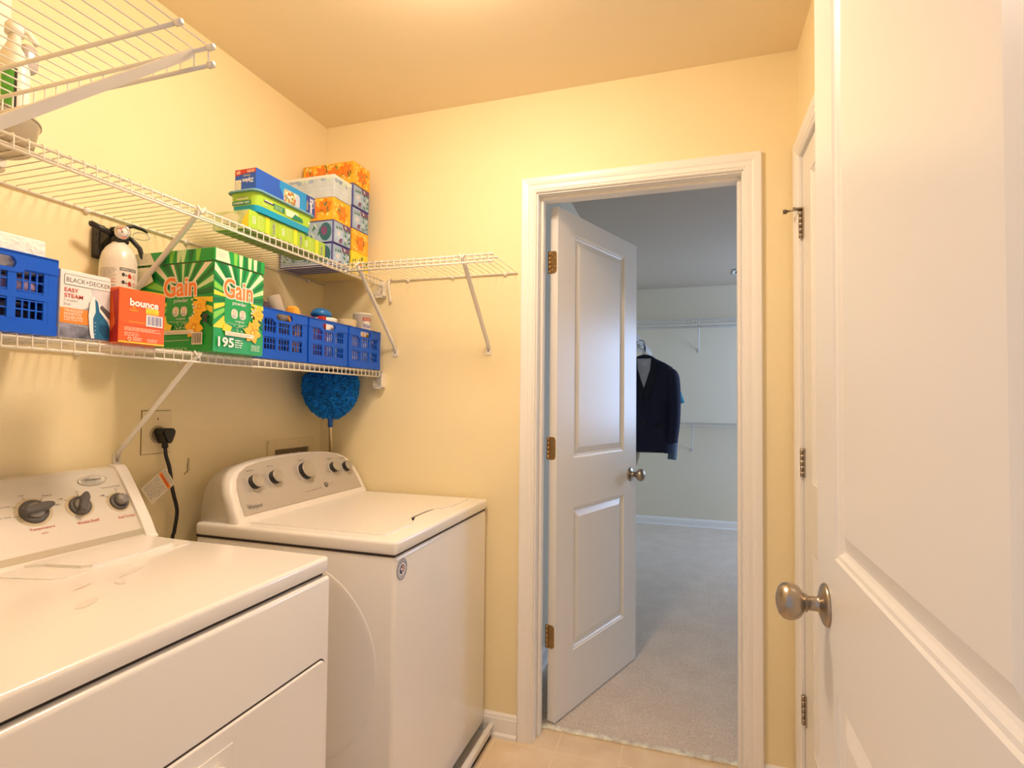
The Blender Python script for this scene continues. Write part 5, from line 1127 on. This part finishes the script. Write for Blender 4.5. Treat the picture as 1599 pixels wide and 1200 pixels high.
for i in range(3): patch([vs_[i], vs_[i + 1], vs_[5 - i], vs_[6 - i]], LIN, .004)
g.make('lining', jk)['label'] = 'pale grey-blue lining in the neckline'
g = G()
for s in (1, -1):
    L_ = [[(s * .050, 1.585), (s * .085, 1.545)], [(s * .046, 1.51), (s * .098, 1.48)], [(s * .040, 1.47), (s * .084, 1.455)], [(s * .020, 1.41), (s * .064, 1.37)], [(0, 1.345), (s * .014, 1.25)]]
    for i in range(4): patch([L_[i][0], L_[i][1], L_[i + 1][1], L_[i + 1][0]], NAVL, .010)
g.make('lapels', jk)
g = G(); patch([(.075, 1.105), (.150, 1.115), (.150, 1.085), (.075, 1.075)], NAVL, .004); g.make('pocket_flap', jk); g = G(); patch([(-.075, 1.105), (-.150, 1.115), (-.150, 1.085), (-.075, 1.075)], NAVL, .004); g.make('pocket_flap', jk)
for z_ in (1.215, 1.115): g = G(); front_disc(g, jx + .004, fy(.004, z_) - .002, z_, (0, -1, 0), (0, 0, 1), [(0, 0), (.009, 0), (.008, .003), (0, .004)], BLACK, 16); g.make('button', jk)
for s in (1, -1):
    g = G(); g.tube(bez([(jx + s * .160, jy, 1.478), (jx + s * .194, jy - .005, 1.44), (jx + s * .208, jy - .012, 1.30), (jx + s * .208, jy - .022, 1.12), (jx + s * .194, jy - .035, .975)], 8), [.045 + .018 * math.sin(min(1, i / 10) * PI / 2) - .0006 * i for i in range(33)], NAV, 20, flat=.85)
    g.make('sleeve', jk)
def hang(t, y, top):
    jx = -.318 * y / 4.15
    g = G(); g.tube([(jx - .15, y, top - .05), (jx, y, top), (jx + .15, y, top - .05)], .006, BLACK, 8)
    g.tube(bez([(jx, y, top), (jx, y, 1.66), (jx - .008, y, 1.706), (jx - .030, y, 1.7165), (jx - .058, y, 1.700)], 6), .003, BLACK, 8); g.make('hanger', t)
sh = thing('dress_shirt', 'light blue shirt hanging behind the suit jacket in the closet', 'shirt', (jx, 4.42, .85)); LBS = mat('light_blue_shirt', (.10, .15, .22), .8, noise=(30, .12)); TEA = mat('teal_shirt', (.02, .20, .32), .8)
g = G(); loops = []
for z_, hw, hd in [(.93, .19, .04), (1.1, .18, .045), (1.3, .19, .05), (1.42, .20, .05), (1.47, .16, .04), (1.52, .07, .035)]:
    loops.append([(jx + .0 + hw * math.cos(2 * PI * k / 32), 4.42 + hd * math.sin(2 * PI * k / 32), z_) for k in range(32)])
loft(g, loops, LBS); g.make('shirt_body', sh); hang(sh, 4.42, 1.50)
for s in (1, -1):
    g = G(); g.tube(bez([(jx + s * .16, 4.42, 1.44), (jx + s * .198, 4.42, 1.33), (jx + s * .205, 4.41, 1.15), (jx + s * .195, 4.40, .95), (jx + s * .185, 4.39, .825)], 6), [.05] * 8 + [.042] * 17, LBS, 16, flat=.8); g.make('sleeve', sh)
ts = thing('tee_shirt', 'bright blue short-sleeved shirt edge beside the suit jacket sleeve', 'shirt', (jx, 4.60, 1.0))
g = G(); loops = []
for z_, hw, hd in [(1.0, .18, .03), (1.3, .19, .035), (1.42, .20, .035), (1.50, .08, .03)]: loops.append([(jx + hw * math.cos(2 * PI * k / 28), 4.60 + hd * math.sin(2 * PI * k / 28), z_) for k in range(28)])
loft(g, loops, TEA); g.make('shirt_body', ts); hang(ts, 4.60, 1.48)
for s in (1, -1):
    g = G(); g.tube([(jx + s * .15, 4.60, 1.43), (jx + s * .22, 4.60, 1.33), (jx + s * .250, 4.60, 1.250)], [.045, .045, .04], TEA, 14, flat=.7); g.make('sleeve', ts)
kh = G(); blob(kh, -.64, -.385, 4.70, 4.76, .68, 1.64, mat('khaki_cloth', (.42, .34, .22), .85), 33, .01); kh.tube([(-.40, 4.73, 1.60), (-.38, 4.73, 1.66), (-.375, 4.73, 1.7045), (-.40, 4.73, 1.7045)], .003, BLACK, 8); single(kh, 'khaki_garment', 'khaki garment hanging at the left behind the suit jacket', 'garment')
# ceiling vent
cv = thing('ceiling_vent', 'small white ceiling register seen at the right edge of the doorway', 'vent', (.47, 5.3, H))
g = G()
for a in ((.36, .58, 5.20, 5.225), (.36, .58, 5.375, 5.40), (.36, .385, 5.20, 5.40), (.555, .58, 5.20, 5.40)): g.box(a[0], a[1], a[2], a[3], H - .008, H - .0004, WHITE, .002, 1)
g.make('frame', cv)
g = G(); g.box(.384, .556, 5.224, 5.376, H - .002, H - .0004, BLACK); g.make('duct_opening', cv)
for i in range(6):
    g = G(); x_ = .40 + i * .028; g.raw([(x_, 5.224, H - .008), (x_ + .014, 5.224, H - .002), (x_ + .014, 5.376, H - .002), (x_, 5.376, H - .008), (x_, 5.224, H - .009), (x_ + .014, 5.224, H - .003), (x_ + .014, 5.376, H - .003), (x_, 5.376, H - .009)], [(0, 1, 2, 3), (7, 6, 5, 4), (0, 4, 5, 1), (1, 5, 6, 2), (2, 6, 7, 3), (3, 7, 4, 0)], WHITE); g.make('louver', cv)
